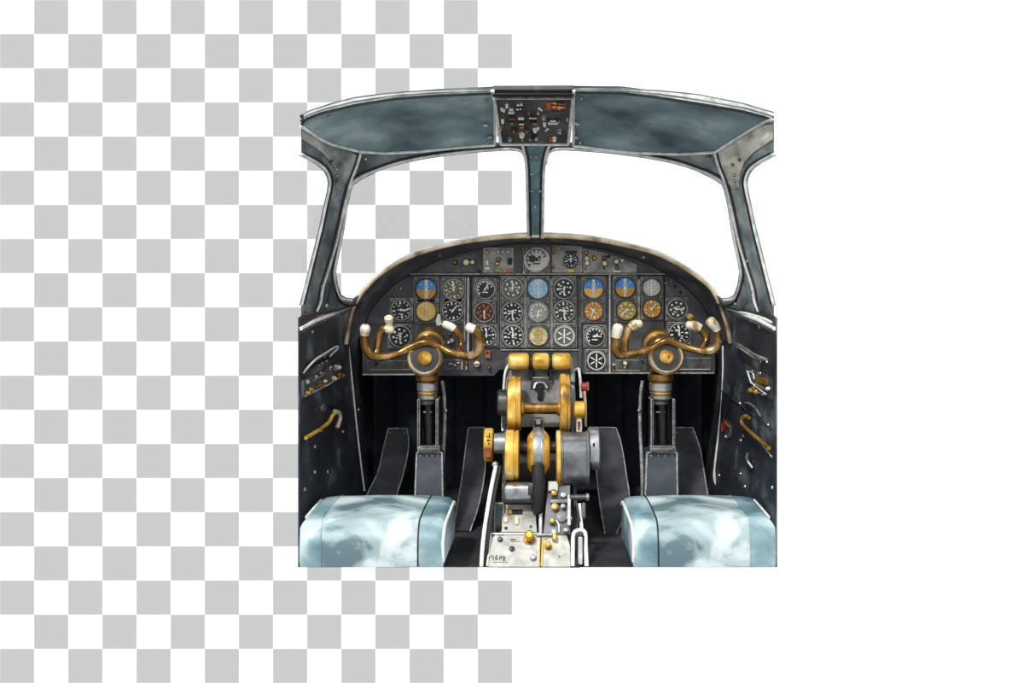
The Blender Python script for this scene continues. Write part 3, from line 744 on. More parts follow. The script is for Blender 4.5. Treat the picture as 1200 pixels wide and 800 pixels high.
# ------------------------------------------------------------------ control yokes
def yoke(sd):
    left = sd < 0
    lab = 'bronze control yoke with curved horns on its column, in front of the ' + ('left' if left else 'right') + ' seat'
    hx, hy = (498, 420) if left else (780.7, 418.5)
    YH = 3.80; cx0 = 501 if left else 774
    base = P(cx0, 340, 3.86); base.z = 0
    root = thing('control_yoke', lab, 'control yoke', base, 'pair of control yokes')
    c = P(hx, hy, YH); px = YH/1000
    ax = Vector((0, -1, .22)).normalized()
    # hub: broad rim, dark dish, gold centre
    hub = MB().lathe([(-.05, 17*px), (-.03, 20.5*px), (.0, 21*px), (.012, 20.5*px), (.020, 18.6*px), (.016, 17*px), (.006, 16*px)], c, ax, 36).build('hub', 'rim_bronze', root)
    MB().lathe([(.003, 16.1*px), (.009, 15.6*px), (.010, 9*px)], c, ax, 36).build('hub_dish', 'dish', hub, label='dark dished hub face')
    MB().lathe([(.006, 9*px), (.020, 8.4*px), (.026, 6.5*px), (.020, 5.5*px), (.028, 2.5*px), (.034, .5*px)], c, ax, 28).build('hub_cap', 'gold', hub, label='gold hub cap')
    # shaft housing running back up to the panel
    e = P(504.5 if left else 769, 399 if left else 400, 4.13); d0 = c + Vector((0,.05,-.0)); dv = e-d0
    L = dv.length
    MB().lathe([(0, 15*px), (L*.25, 15*px), (L*.27, 17*px), (L*.52, 17.3*px), (L*.54, 16*px), (L*.66, 16*px), (L*.68, 19*px), (L*.95, 19.3*px), (L, 18*px)], d0, dv, 32).build('shaft_housing', 'bronze', root, label='dark bronze shaft housing')
    def arm(name, pts, rads, tip=0, mat='brass_yoke', par=root, n=6):
        pp = smooth_path([P(x, y, Y) for x, y, Y in pts], n)
        rr = []
        m = len(pts)-1
        for i in range(len(pp)):
            t = min(i/n, m-1e-6); k = int(t); rr.append((rads[k]*(1-(t-k))+rads[k+1]*(t-k))*px*1.1)
        b = MB(); b.tube(pp, rr, 12); b.ball(pp[-1], rr[-1], 10); b.ball(pp[0], rr[0], 10)
        o = b.build(name, mat, par, 60)
        if tip:
            b = MB(); k = len(pp)-tip; q = pp[k:]; rq = [r+.0006+(.0022 if i > 1 else 0)*min(1, i/4) for i, r in enumerate(rr[k:])]
            d = (q[-1]-q[-2]).normalized()
            b.tube(q + [q[-1]+d*rq[-1]*.5, q[-1]+d*rq[-1]*.8], rq + [rq[-1]*.85, rq[-1]*.45], 12)
            b.build('grip_tip', 'tip', o, 60, label='pale worn grip tip')
        return o
    if left:
        w1 = [(517,407,3.80),(500,401,3.80),(481,407,3.80),(466,414.5,3.79),(450,418,3.77),(436,416.5,3.75),(428.5,407,3.74),(427,396,3.73),(428,385,3.72)]
        arm('left_horn', w1, [3.2,4.0,4.2,3.8,4.4,4.9,4.6,4.2,5.0], 5)
        arm('left_grip', [(441,416,3.78),(442.5,403,3.80),(445,391,3.81),(451,386,3.81),(458,386,3.81)], [4.2,3.8,4.2,4.6,4.0], 6)
        w2 = [(517,407,3.80),(528,413,3.79),(542,416.5,3.77),(554,416.5,3.75),(561,409,3.74),(561.5,398,3.73),(558.5,388,3.72),(550,383.5,3.72)]
        arm('right_horn', w2, [3.2,4.0,4.2,5.0,5.4,5.0,5.0,4.6], 5)
        arm('right_grip', [(538,415,3.80),(540.5,404,3.83),(538.5,393,3.84),(531,384.5,3.84),(522,380,3.84)], [3.6,3.4,4.0,4.2,3.6], 8)
        btn = [(455.5,373,3.80,5.2,'cream'),(514,372,3.84,3.6,'stone_dial')]
    else:
        w1 = [(764,408,3.80),(781,399.5,3.80),(798,405,3.80),(815,410,3.78),(829,411.5,3.76),(839,408,3.75),(842,397,3.74),(839.5,385,3.73),(833,377,3.72)]
        arm('right_horn', w1, [3.2,4.0,4.2,3.6,4.8,4.6,4.2,4.2,5.0], 8)
        arm('right_grip', [(822,409,3.79),(828,398,3.81),(824,388,3.82),(816,382.5,3.82),(808,380.5,3.82)], [3.8,4.2,4.6,5.0,4.4], 10)
        w2 = [(764,408,3.80),(752,412,3.79),(738,415,3.77),(727,416,3.75),(721.5,409,3.74),(721.5,397,3.73),(724,384,3.72)]
        arm('left_horn', w2, [3.2,3.8,4.2,5.0,5.2,5.0,5.0], 6)
        arm('left_grip', [(732,412,3.79),(732.5,399,3.81),(736,388,3.82),(743,381,3.82),(749,379.5,3.82)], [4.4,4.2,4.8,4.8,3.8], 10)
        btn = [(808,371.5,3.82,5.0,'bronze'),(749,370,3.83,3.0,'bronze')]
    for i, (x, y, Y, r, m) in enumerate(btn):
        if i == 0:
            b = MB(); o = P(x, y, Y)
            b.lathe([(-.035, r*px*.7), (-.02, r*px*.8), (-.012, r*px), (.004, r*px), (.010, r*px*.7)], o, (0,-.5,.8), 16)
            b.build('grip_button', m, root)
        else:
            b = MB(); b.tube([P(x+1, y+9, Y), P(x-.3, y+3, Y), P(x+.5, y-4, Y)], [r*px, r*px*.9, r*px*.4], 10); b.build('trigger', m, root)
    # column under the hub: stacked collars
    x = cx0; Y0 = YH+.03
    def pz(y): return P(x, y, Y0)
    k = 1.0 if left else 1.08
    top = P((hx+x)/2, hy+10, Y0)
    MB().tube([P(hx+(x-hx)*.3, hy+8, Y0+.045), P(x, 433, Y0+.025), pz(441)], [12*px, 12*px, 13*px], 24).build('neck', 'bronze', root)
    def coll(name, y0, y1, r, mat):
        a, b = pz(y0), pz(y1); MB().cyl(a, b, r*px*k, None, 28, .15).build(name, mat, root)
    coll('collar', 438, 447, 14, 'bronze'); coll('collar', 447, 458.5, 12.5, 'silver'); coll('collar', 458.5, 461.5, 12, 'gold')
    coll('collar', 461.5, 468, 11.5, 'silver'); coll('collar', 468, 474, 9, 'steel_dark')
    # channel column with an open dark face, running down to the boot
    Yk = Y0+.02; s = Yk/1000
    ca, cb = P(x+1, 466, Yk), P(x+2, 527, Yk); w = (12.2 if left else 14.2)*2*s; hgt = ca.z-cb.z; mid = (ca+cb)/2
    ch = MB()
    ch.box(mid+Vector((0,.05,0)), (w, .02, hgt), None, .004)
    for q in (-1, 1): ch.m(0).box(mid+Vector((q*(w/2-.006), .01, 0)), (.012, .10, hgt), None, .004, 1)
    chan = ch.build('channel', ['ink', 'bezel_edge'], root)
    MB().cyl(P(x+1, 470, Yk+.02), P(x+2.5, 520, Yk+.02), 7.5*s, 6*s, 16).build('push_rod', 'black', root)
    MB().box(P(x, 482.5, Yk-.0), (11*s, .012, 1.8*s), None, .002).build('clip', 'rim', root)
    MB().box(P(x+2, 525, Yk-.02), (w+.004, .06, 7*s), None, .006, 1).build('clamp', ['steel_dark','bezel_edge'], root)
    for y in (523,526): MB().box(P(x+2, y, Yk-.052), (w-.01, .006, .8*s), None, .002).build('clamp_rib', 'bezel_edge', root)
    # boot: sloping box down to the floor
    xl, xr = (488.5, 518) if left else (758, 793)
    a = [P(xl, 530, 3.83), P(xr, 530, 3.83), P(xr+1, 586, 3.78), P(xl-2, 586, 3.78)]
    zz = Vector((0,0,0)); f0 = a[3].copy(); f0.z = 0; f1 = a[2].copy(); f1.z = 0
    b = MB(); rows = [[a[0], a[1]], [a[3], a[2]], [f0+Vector((0,-.03,0)), f1+Vector((0,-.03,0))]]
    b.grid(rows); bk = [[p+Vector((0,.14,0)) for p in r] for r in rows]; b.grid(bk)
    for r, q in ((0,0),(2,2)): b.grid([rows[r], bk[q]])
    for e in (0,1): b.grid([[r[e] for r in rows], [r[e] for r in bk]])
    boot = b.build('boot', 'boot', root)
    for e in (0,1): MB().tube([rows[0][e]+Vector((0,-.003,0)), rows[1][e]+Vector((0,-.003,0))], .0045, 6).build('boot_edge', 'bezel_edge', boot)
    MB().tube([rows[0][0]+Vector((0,-.003,0)), rows[0][1]+Vector((0,-.003,0))], .004, 6).build('boot_edge', 'bezel_edge', boot)
    for q in range(4):
        p = rows[0][0].lerp(rows[0][1], .15+.23*q)+Vector((0,-.002,-.014)); MB().lathe([(0,.004),(.003,.003)], p, (0,-1,0), 8).build('rivet', 'silver', boot)
    # control cable housing beside the column
    q = 1 if left else -1; xo = (x+18) if left else (x-22)
    pts = [P(xo-q*1, 446, 3.95), P(xo+q*1.5, 465, 3.95), P(xo+q*2, 500, 3.93), P(xo, 540, 3.90), P(xo-q*1, 585, 3.88)]
    pts.append(Vector((pts[-1].x, pts[-1].y, 0.0)))
    MB().tube(smooth_path(pts, 5), .008, 8).build('cable_guide', 'bezel_edge', root)
    MB().ball(P(xo+q*3, 481, 3.92), .010, 8).build('cable_clip', 'silver', root)
yoke(-1); yoke(1)

# ------------------------------------------------------------------ rudder pedals
def pedal(rows, label):
    # rows of (left, right, y, depth)
    cen = P((rows[-1][0]+rows[-1][1])/2, rows[-1][2], rows[-1][3]); cen.z = 0
    root = thing('rudder_pedal', label, 'pedal', cen, 'rudder pedals in the footwells')
    rr = [(P(l, y, Y), P(r, y, Y)) for l, r, y, Y in rows]
    l = smooth_path([a for a, b in rr], 4); r = smooth_path([b for a, b in rr], 4)
    bk = Vector((0, .022, -.012))
    b = MB(); g = [[p.lerp(q, t/6)+Vector((0, .010*math.sin(math.pi*t/6), 0)) for t in range(7)] for p, q in zip(l, r)]
    b.grid(g); b.grid([[p+bk for p in x] for x in g])
    for e in (0,-1): b.grid([[x[e] for x in g], [x[e]+bk for x in g]]); b.grid([g[e], [p+bk for p in g[e]]])
    pad = b.build('pad', 'pad', root)
    edge = [x for x in l] + [r[-1]] + [x for x in reversed(r)]
    MB().tube([p+Vector((0,-.002,0)) for p in ([l[0]] + l[1:])], .0035, 6).build('pad_edge', 'bezel_edge', pad)
    MB().tube([p+Vector((0,-.002,0)) for p in r], .0035, 6).build('pad_edge', 'bezel_edge', pad)
    MB().tube([l[0].lerp(r[0], t/6)+Vector((0,.010*math.sin(math.pi*t/6)-.002,0)) for t in range(7)], .0035, 6).build('pad_edge', 'bezel_edge', pad)
    # arm behind the pad down to its floor hinge
    m0 = l[4].lerp(r[4], .5)+Vector((0,.05,0)); m1 = l[-1].lerp(r[-1], .5)+Vector((0,.16,0)); m1.z = .02
    MB().tube([m0, m0.lerp(m1,.5)+Vector((0,.09,0)), m1], .014, 8).build('pedal_arm', 'ink', root)
    h0 = Vector((l[-1].x, m1.y, .02)); h1 = Vector((r[-1].x, m1.y, .02))
    MB().cyl(h0, h1, .02, None, 14).build('floor_hinge', 'ink', root)
    for p in (l[1].lerp(r[1], .15), l[1].lerp(r[1], .85)): MB().ball(p+Vector((0,-.002,0)), .004, 8).build('screw', 'silver', pad)
pedal([(455,477,502,4.45),(450,479,522,4.36),(443,473.5,552,4.22),(430,465,580,4.08),(420,458,610,3.95)], 'dark rudder pedal left of the left yoke column')
pedal([(549,568,501,4.45),(546,569,522,4.36),(542,568,555,4.20),(536,561,592,4.02),(531,551,622,3.88)], 'long dark rudder pedal between the left yoke column and the centre console')
pedal([(697,722,501,4.45),(697,728,520,4.36),(699,734,556,4.20),(703,737,590,4.03),(709,722,626,3.86)], 'long dark rudder pedal right of the centre console drum')
pedal([(790,812,501,4.45),(789,820,524,4.36),(791,825,552,4.22),(795,830,582,4.08),(799,836,610,3.95)], 'dark rudder pedal right of the right yoke column')

# ------------------------------------------------------------------ seats
def seat(sd):
    left = sd < 0
    root = thing('pilot_seat', f'pale teal leather seat cushion with white piping on the {"left" if left else "right"}', 'seat', (sd*.62, 3.52, 0), 'pair of seats')
    f = (lambda x: x) if left else (lambda x: 1261.5-x)
    Yn, Yf = 3.20, 3.62
    zt, zb = .240, .061
    # plan: inboard edge, outboard edge (trimmed slantwise)
    def xin(Y): return P(f(534 - 15*(Yf-Y)/(Yf-Yn)), 0, Y).x
    def xout(Y):
        a = abs(P(351.5, 0, Y).x); return sd*min(a, .908)
    nu, nv = 40, 28; Rr = .05
    def top(u, v):
        # u 0 outboard..1 inboard, v 0 far..1 near
        Y = Yf + (Yn-Yf)*v; xo, xi = xout(Y), xin(Y); x = xo+(xi-xo)*u
        crown = .016*math.sin(math.pi*min(1,max(0,u)))**.7*math.sin(math.pi*(v*.8+.1))
        return Vector((x, Y, zt-.008+crown - .022*v**1.6))
    def sq(t, e):   # rounded falloff near the borders
        d = min(t, 1-t)
        return 0 if d >= e else 1-math.sqrt(max(0, 1-((e-d)/e)**2))
    rows = []
    def gridpos(k, n, e):   # denser near the borders
        t = k/n; return .5-.5*math.cos(math.pi*t)
    for j in range(nv+1):
        v = gridpos(j, nv, .1); r = []
        for i in range(nu+1):
            u = gridpos(i, nu, .1); p = top(u, v)
            # plan corners rounded
            du = max(0, abs(u-.5)-.36)/.14; dv = max(0, .14-v)/.14
            p.y -= .035*(du**2)*(1-v)**4
            drop = .026*max(sq(u, .05), 0) + (.03*sq(v, .08) if v < .5 else .075*sq(v, .20))
            p.z -= drop; r.append(p)
        rows.append(r)
    b = MB(); iu = [sum(1 for i in range(nu) if gridpos(i, nu, .1) < c) for c in ((.13 if left else .16), .80)]
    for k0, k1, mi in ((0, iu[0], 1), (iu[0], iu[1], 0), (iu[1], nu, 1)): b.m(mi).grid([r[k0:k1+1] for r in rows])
    b.m(0)
    # skirt
    nbd = [rows[0][i] for i in range(nu+1)] + [rows[j][nu] for j in range(1, nv+1)] + [rows[nv][i] for i in range(nu-1, -1, -1)] + [rows[j][0] for j in range(nv-1, 0, -1)]
    low = [Vector((p.x, p.y, zb+.002)) for p in nbd]
    bot = [Vector((p.x*.995+sd*.003, p.y*.99+.034, zb)) for p in nbd]
    b.grid([nbd, [p.lerp(q, .5)+Vector(((p.x-sd*.62)*.006, (p.y-3.41)*.01, 0)) for p, q in zip(nbd, low)], low], close_u=True)
    vs = [b.bm.verts.new(p) for p in low]; b.face(vs)
    bmesh.ops.remove_doubles(b.bm, verts=b.bm.verts[:], dist=.0004)
    c0, c1 = gridpos(iu[0], nu, .1), gridpos(iu[1], nu, .1)
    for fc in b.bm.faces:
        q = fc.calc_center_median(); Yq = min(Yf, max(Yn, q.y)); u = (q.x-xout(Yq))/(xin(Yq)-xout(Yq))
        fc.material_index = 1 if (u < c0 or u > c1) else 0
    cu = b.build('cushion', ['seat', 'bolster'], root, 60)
    # white piping round the top edge (far and inboard sides) and a seam for the inboard bolster
    pt = [rows[j][2] for j in range(int(nv*.62), 2, -2)] + [rows[1][i] for i in range(2, nu-1, 2)] + [rows[j][nu-1] for j in range(2, nv-1, 2)] + [Vector((rows[nv-1][nu].x, 3.204, .12)), Vector((rows[nv-1][nu].x, 3.204, .078))]
    MB().tube(smooth_path([p+Vector((0,0,.004)) for p in pt], 3), .0062, 8).build('piping', 'white_trim', cu)
    i0 = iu[1]
    fr = lambda k: [Vector((rows[nv][k].x, rows[nv][k].y-.0015, z)) for z in (rows[nv][k].z-.03, .10, .066)]
    MB().tube(smooth_path([rows[j][i0]+Vector((0,0,.0005)) for j in range(1, nv+1)] + fr(i0), 2), .0032, 6).build('seam', 'gasket', cu)
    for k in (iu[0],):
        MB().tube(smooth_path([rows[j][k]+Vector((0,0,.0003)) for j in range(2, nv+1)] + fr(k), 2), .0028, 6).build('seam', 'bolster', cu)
    # pan and pedestal that carry the cushion
    xi, xo = xin(3.55), xout(3.55)
    MB().box(((xi+xo)/2, 3.50, .032), (abs(xi-xo)*.8, .16, .064), None, .01).build('seat_base', 'ink', root)
seat(-1); seat(1)

# ------------------------------------------------------------------ centre console
def console():
    root = thing('centre_console', 'grey centre console with yellow throttle handles, trim wheels and brass knobs', 'control console', (0.01, 3.70, 0))
    def B(name, mats, mb, label=None, parent=None): return mb.build(name, mats, parent or root, label=label)
    # body: side profile stepping down towards the cabin
    prof = [(3.355,.0),(3.355,.012),(3.47,.112),(3.475,.125),(3.60,.225),(3.66,.25),(3.80,.36),(3.86,.47),(3.90,.50),(3.93,.69),(4.0,.745),(4.07,.76),(4.12,.72),(4.12,0)]
    b = MB(); b.profile([(y+.03, z-.012 if z > .05 else z) for y, z in prof], -.155, .168); B('body', 'ink', b)
    # side cheeks of the upper housing
    for x0, x1 in ((-.152,-.135),(.150,.166)):
        b = MB(); b.profile([(3.60,.22),(3.80,.45),(3.86,.60),(3.90,.70),(3.99,.765),(4.08,.78),(4.13,.72),(4.13,.02),(3.60,.02)], x0, x1); B('cheek', 'console', b)
    # white rims along the cheeks
    b = MB(); b.tube(smooth_path([P(589,505,3.80),P(590,465,3.86),P(590.5,450,3.88),P(592,436,3.90),P(596,427,3.93)], 5), .0055, 8); B('cheek_rim', 'white_trim', b)
    b = MB(); b.tube(smooth_path([P(674,434,3.90),P(678,432,3.88),P(680,445,3.86),P(681,466,3.84)], 5), .007, 8, flat=.7); B('cheek_rim', 'edge', b)
    b = MB(); b.tube(smooth_path([P(668,427,3.91),P(671,436,3.90),P(671,448,3.88)], 5), .012, 8); B('cheek_rim', 'subpanel', b)
    # upper face
    fa = [P(592,434,3.93), P(673,434,3.93), P(676,500,3.83), P(588,500,3.83)]
    b = MB(); b.prism(fa, Vector((0,.03,0))); B('upper_face', 'console', b)
    def UF(px, py, off=0.0): return P(px, py, 3.93-.10*(py-434)/66-off)
    b = MB(); b.box(UF(633.5,449,.008), (26*.0039,.016,15*.0039), None, .004, 1); sp = B('slot_plate', ['steel_dark','bezel_edge'], b)
    b = MB(); b.tube(smooth_path([UF(626,455,.022),UF(628,449.5,.022),UF(633,448,.022),UF(638,449.5,.022),UF(641,455,.022)], 4), .006, 8); B('slot_guard', 'silver', b)
    b = MB(); b.box(UF(633,459.5,.02), (6.5*.0039,.025,16*.0039), None, .004); B('slot_lever', 'ink', b)
    for x in (624, 644.5): 
        b = MB(); b.box(UF(x,438,.008), (5*.0039,.014,9*.0039), None, .003); B('lever_stem', 'ink', b)
    # three yellow throttle rollers
    for x0, x1 in ((595.5,620),(624,643.5),(647,669)):
        a, c = P(x0,423,3.88), P(x1,423,3.88)
        b = MB(); L = (c-a).length; r = 9.6*.0039
        b.lathe([(0,r*.72),(.006,r*.92),(.014,r),(L-.014,r),(L-.006,r*.92),(L,r*.72)], a, c-a, 28); h = B('throttle_handle', 'yellow', b)
    for x in (622,645.3):
        b = MB(); b.cyl(P(x-1.5,424,3.885), P(x+1.5,424,3.885), 9*.0039, None, 20); B('spacer', 'ink', b)
        b = MB(); b.box(P(x,437,3.90), (4*.0039,.03,16*.0039), None, .003); B('lever_stem', 'ink', b)
    # upper wheels on a brass shaft
    yw, Yw = 473, 3.78; s = Yw/1000
    def wheel(x0, x1, y, Y, R, mats, name='trim_wheel', lab=None, dx=0, groove=True):
        a, c = P(x0, y, Y), P(x1, y, Y); c.x += dx; L = (c-a).length; r = R*Y/1000
        pr = [(0,r*.55),(0,r*.9),(L*.08,r*.98),(L*.45,r),(L*.62,r*.985),(L*.66,r*.93),(L*.74,r*.93),(L*.78,r*.985),(L*.95,r*.96),(L,r*.88),(L,r*.55)] if groove else [(0,r*.5),(0,r*.92),(L*.12,r),(L*.88,r),(L,r*.92),(L,r*.5)]
        b = MB(); b.lathe(pr, a, c-a, 40); return B(name, mats, b, lab)
    wheel(595,611,yw,Yw,32.5,'yellow','trim_wheel','upper left yellow wheel rim')
    wheel(655.5,667.5,yw-1,Yw,34.5,'yellow','trim_wheel','upper right yellow wheel rim')
    b = MB(); b.cyl(P(608,478.5,3.74), P(658,478.5,3.74), 6.6*s, None, 24); B('shaft', 'bronze', b)
    for x in (612.5, 655):
        b = MB(); b.cyl(P(x-1.8,478.5,3.74), P(x+1.8,478.5,3.74), 8.4*s, None, 20); B('shaft_collar', 'gold', b)
    # left black drum and bracket, right knobs
    b = MB(); b.cyl(P(583,471.5,3.78), P(596,471.5,3.78), 15.5*s, None, 28); B('side_drum', 'steel_dark', b)
    b = MB(); b.box(P(591.5,494,3.82), (8*s,.04,20*s), None, .004, 1); B('bracket', ['console','edge'], b)
    b = MB(); b.cyl(P(681,453,3.84), P(688.5,453,3.84), 5*s, None, 18); kb = B('red_knob', 'red', b)
    b = MB(); b.box(P(689,452.5,3.84), (2.2*s,.03,10.5*s), None, .003); B('knob_cap', 'silver', b, parent=kb)
    b = MB(); b.tube([P(685,457,3.84),P(686,475,3.83),P(686,500,3.80)], .007, 8); B('knob_rod', 'rim', b)
    a, c = P(671.5,480,3.74), P(686.5,480,3.74); L = (c-a).length; r = 10*s
    b = MB(); b.lathe([(0,r*.75),(.008,r),(L-.008,r),(L,r*.75)], a, c-a, 24); B('mixture_knob', 'yellow', b, 'short yellow barrel knob')
    b = MB(); b.tube([P(678.5,489,3.74),P(678.5,508,3.73)], 3.6*s, 12); st = B('knob_stem', 'white_trim', b)
    b = MB(); b.box(P(678.5,500,3.722), (3*s,.006,13*s), None, .001); B('stem_stripe', 'red', b, parent=st)
    # centre stub above the middle wheel
    b = MB(); b.box(P(631,497,3.76), (13*s,.05,15*s), None, .006, 1); b.m(1).box(P(631,494,3.73), (6*s,.02,6*s), None, .003); B('hinge_block', ['ink','silver'], b)
    # lower row: cross shaft, left indicator ring, wheels, drum
    Yl = 3.62; t = Yl/1000; yl = 532
    b = MB(); b.cyl(P(570,524,Yl+.03), P(700,524,Yl+.03), 7*t, None, 20); B('cross_shaft', 'ink', b)
    wheel(567.5,578,521,Yl,19.5,'yellow','indicator_ring','small yellow indicator ring with black figures',groove=False)
    b = MB()
    for (x, y, w, h) in ((572,511.5,4.5,1.3),(573.5,509,1.3,4),(572.5,515.5,4.5,1.2),(573,519.5,1.6,1.6)):
        b.box(P(x, y, Yl-.0715+.0045*abs(y-521)/10), (w*t,.004,h*t), None)
    B('figures', 'black', b)
    b = MB(); b.box(P(572.3,529.5,Yl-.063), (6*t,.02,11*t), None, .002); B('indicator_window', 'rust', b)
    b = MB(); b.cyl(P(578,519,Yl), P(594,519,Yl), 12*t, None, 24); B('indicator_hub', 'silver', b)
    wheel(592,608.5,yl+1,Yl-.01,29.5,'yellow','trim_wheel','lower left yellow wheel rim')
    # middle wheel: gold cheeks either side of a steel rim, dark handle below
    a, c = P(618,530,Yl), P(644,530,Yl); L = (c-a).length; r = 29*t
    b = MB(); b.lathe([(0,r*.60),(L*.08,r*.74),(L*.24,r*.9),(L*.3,r*.92)], a, c-a, 36); B('wheel_cheek', 'yellow', b, 'yellow domed wheel cheek')
    b = MB(); b.lathe([(L*.70,r*.92),(L*.76,r*.9),(L*.92,r*.74),(L,r*.60)], a, c-a, 36); B('wheel_cheek', 'yellow', b, 'yellow domed wheel cheek')
    b = MB(); b.lathe([(L*.26,r*.9),(L*.28,r*1.0),(L*.5,r*1.03),(L*.60,r*1.0),(L*.61,r*.96),(L*.65,r*.96),(L*.66,r*1.0),(L*.74,r*.95)], a, c-a, 40); B('wheel_rim', 'silver', b)
    pp = smooth_path([P(630.5,545,Yl-.10),P(630.5,565,Yl-.115),P(630,585,Yl-.12),P(629.5,600,Yl-.11)], 5)
    b = MB(); b.tube(pp, [7.6*t]*6+[7.3*t]*5+[6.8*t]*4+[5.5*t]*(len(pp)-15), 14); B('trim_lever', 'ink', b, 'dark lever hanging below the middle wheel')
    b = MB(); b.cyl(P(633.5,600,Yl-.10), P(633.5,628,Yl-.13), 2*t, None, 10); B('lever_rod', 'white_trim', b)
    # big right drum and end disc
    a, c = P(653,537,Yl), P(685,537,Yl); L = (c-a).length; r = 32*t
    wheel(651.5,657,537,Yl,32.5,'yellow','drum_flange','yellow drum flange',groove=False)
    b = MB(); b.lathe([(0,r*.8),(0,r),(L*.06,r*1.0),(L*.08,r*.97),(L*.90,r*.97),(L*.92,r*1.0),(L,r*.99),(L,r*.8)], P(657,537,Yl), Vector((1,0,0)), 44); B('drum', 'drum_steel', b)
    wheel(689,702,525,Yl+.02,25,'silver','drum_cap',None,groove=False)
    b = MB(); b.cyl(P(683,530,Yl+.01), P(691,528,Yl+.01), 22*t, None, 32); B('drum_neck', 'ink', b)
    b = MB(); b.box(P(696,521,Yl-.073), (2*t,.006,4*t), None); B('drum_mark', 'ink', b)
    # left side rail: ball joint with a long white rod down to the floor
    b = MB(); b.ball(P(580,544,3.58), 4.2*t, 12); B('ball_joint', 'silver', b)
    rp = [P(581,546,3.57),P(575,575,3.50),P(568.5,615,3.43),P(565.5,640,3.40),P(564,663.2,3.385)]
    b = MB(); b.tube(smooth_path(rp, 5), .0085, 8); B('side_rod', 'white_trim', b)
    b = MB(); b.tube(smooth_path([p+Vector((.018,.004,-.002)) for p in rp], 5), .008, 8); B('side_rod_sleeve', 'ink', b)
    # middle box (barrel) left, with post
    b = MB(); b.box(P(607.5,575.5,3.53), (34*.00353,.08,19*.00353), None, .016, None, 3); B('barrel_housing', 'silver', b)
    b = MB(); b.box(P(622,573,3.49), (6*.0035,.012,14*.0035), None, .003); b.lathe([(0,.006),(.006,.005)], P(622,571,3.484), (0,-1,0), 10); B('barrel_latch', 'steel_dark', b)
    b = MB(); b.box(P(608,586.5,3.50), (35*.0035,.03,4*.0035), None, .003); B('barrel_base', 'ink', b)
    b = MB(); b.box(P(585,606,3.53), (11*.0035,.05,38*.0035), None, .004, 1); B('side_box', ['steel_dark','bezel_edge'], b)
    # sloping plates
    def slope(c4, th=.012):
        q = [P(*p) for p in c4]; n = (q[1]-q[0]).cross(q[3]-q[0]).normalized()
        if n.z < 0: n = -n
        def at(px, py, off=0.0):
            e = Vector((0,0,EYE)); d = P(px, py, 1.0)-e; k = (q[0]-e).dot(n)/d.dot(n); return e+d*k+n*off
        X = (q[1]-q[0]).normalized(); rot = Matrix((X, n.cross(X), n)).transposed()
        return q, n, at, rot, X
    q, n, at, rot, X = slope([(589,591,3.55),(627,591,3.55),(629,623,3.455),(588,623,3.455)])
    b = MB(); b.prism(q, -n*.014); p1 = B('middle_plate', 'plate', b)
    def on(name, x, y, w, h, d, mat, at, rot, n, label=None, par=None, ch=.003):
        b = MB(); b.box(at(x, y, d/2), (w*.0035, h*.0035*1.5, d), rot, ch); return B(name, mat, b, label, par)
    def kn(name, x, y, r, hgt, mat, at, n, base='steel_dark'):
        R = r*.0034; b = MB(); p = at(x, y)
        b.m(1).lathe([(0,R*1.35),(.004,R*1.3)], p, n, 16); b.m(0).lathe([(.004,R*.8),(hgt*.5,R*.85),(hgt*.6,R),(hgt*.9,R*.95),(hgt,R*.6)], p, n, 16); B(name, [mat, base], b)
    on('slot', 604,600,17,4.5,.004,'ink',at,rot,n); on('slider', 597.5,600,6,5,.014,'gold',at,rot,n)
    on('rocker_switch', 605.5,611,4.2,7,.014,'cream',at,rot,n); on('rocker_switch', 593,610,5,4.5,.012,'rim',at,rot,n); kn('screw',593,619,1.5,.004,'steel_dark',at,n); kn('screw',622,617,1.2,.004,'steel_dark',at,n)
    q, n, at, rot, X = slope([(642,568,3.56),(668,568,3.56),(668,626,3.45),(637,626,3.45)])
    b = MB(); b.prism(q, -n*.014); B('knob_plate', 'console', b)
    on('knob_block',648,571,12,8,.02,'plate',at,rot,n); 
    for x, y, r in ((649,579,3.8),(650,595,4.2),(647,612,3.4)): kn('brass_knob',x,y,r,.03,'gold',at,n)
    for x, y, r, m in ((660,581,3.6,'silver'),(660,594,3.2,'silver'),(661,596,1.8,'bronze'),(663,622,3.0,'silver'),(667,608,3.0,'mark')): kn('small_knob',x,y,r,.02,m,at,n)
    b = MB(); b.lathe([(0,.022),(.01,.022),(.012,.019)], at(658,606,.002), n, 24); B('round_plate', 'subpanel', b)
    b = MB(); b.tube([at(652,611,.02), at(655,616,.012), at(655,624,.006)], .004, 8); B('link', 'edge', b)
    b = MB(); b.box(P(655,586.5,3.51), (22*.0035,.03,4*.0035), None, .003); B('knob_bar', 'silver', b)
    b = MB(); b.tube([P(667,580,3.50),P(667,615,3.45)], .007, 8); B('post', 'edge', b)
    b = MB(); b.cyl(P(667,582.5,3.50), P(687,582.5,3.50), 3.4*.0035, None, 16); B('lock_pin', 'steel_dark', b)
    b = MB(); b.cyl(P(686.5,582.5,3.50), P(690.5,582.5,3.50), 5*.0035, None, 16); B('lock_pin_head', 'silver', b)
    for x0, y0, x1, y1, r, m in ((679,590,682,622,.007,'white_trim'),(684,590,684,606,.008,'console'),(676,590,679,610,.005,'ink')):
        b = MB(); b.tube([P(x0,y0,3.48),P(x1,y1,3.43)], r, 8); B('guide_rod', m, b)
    # lower plates near the cut
    q, n, at, rot, X = slope([(574,625,3.452),(633.5,625,3.452),(632.5,663.5,3.372),(570.5,663.5,3.372)])
    b = MB(); b.prism(q, -n*.012); p3 = B('lower_plate', 'plate', b)
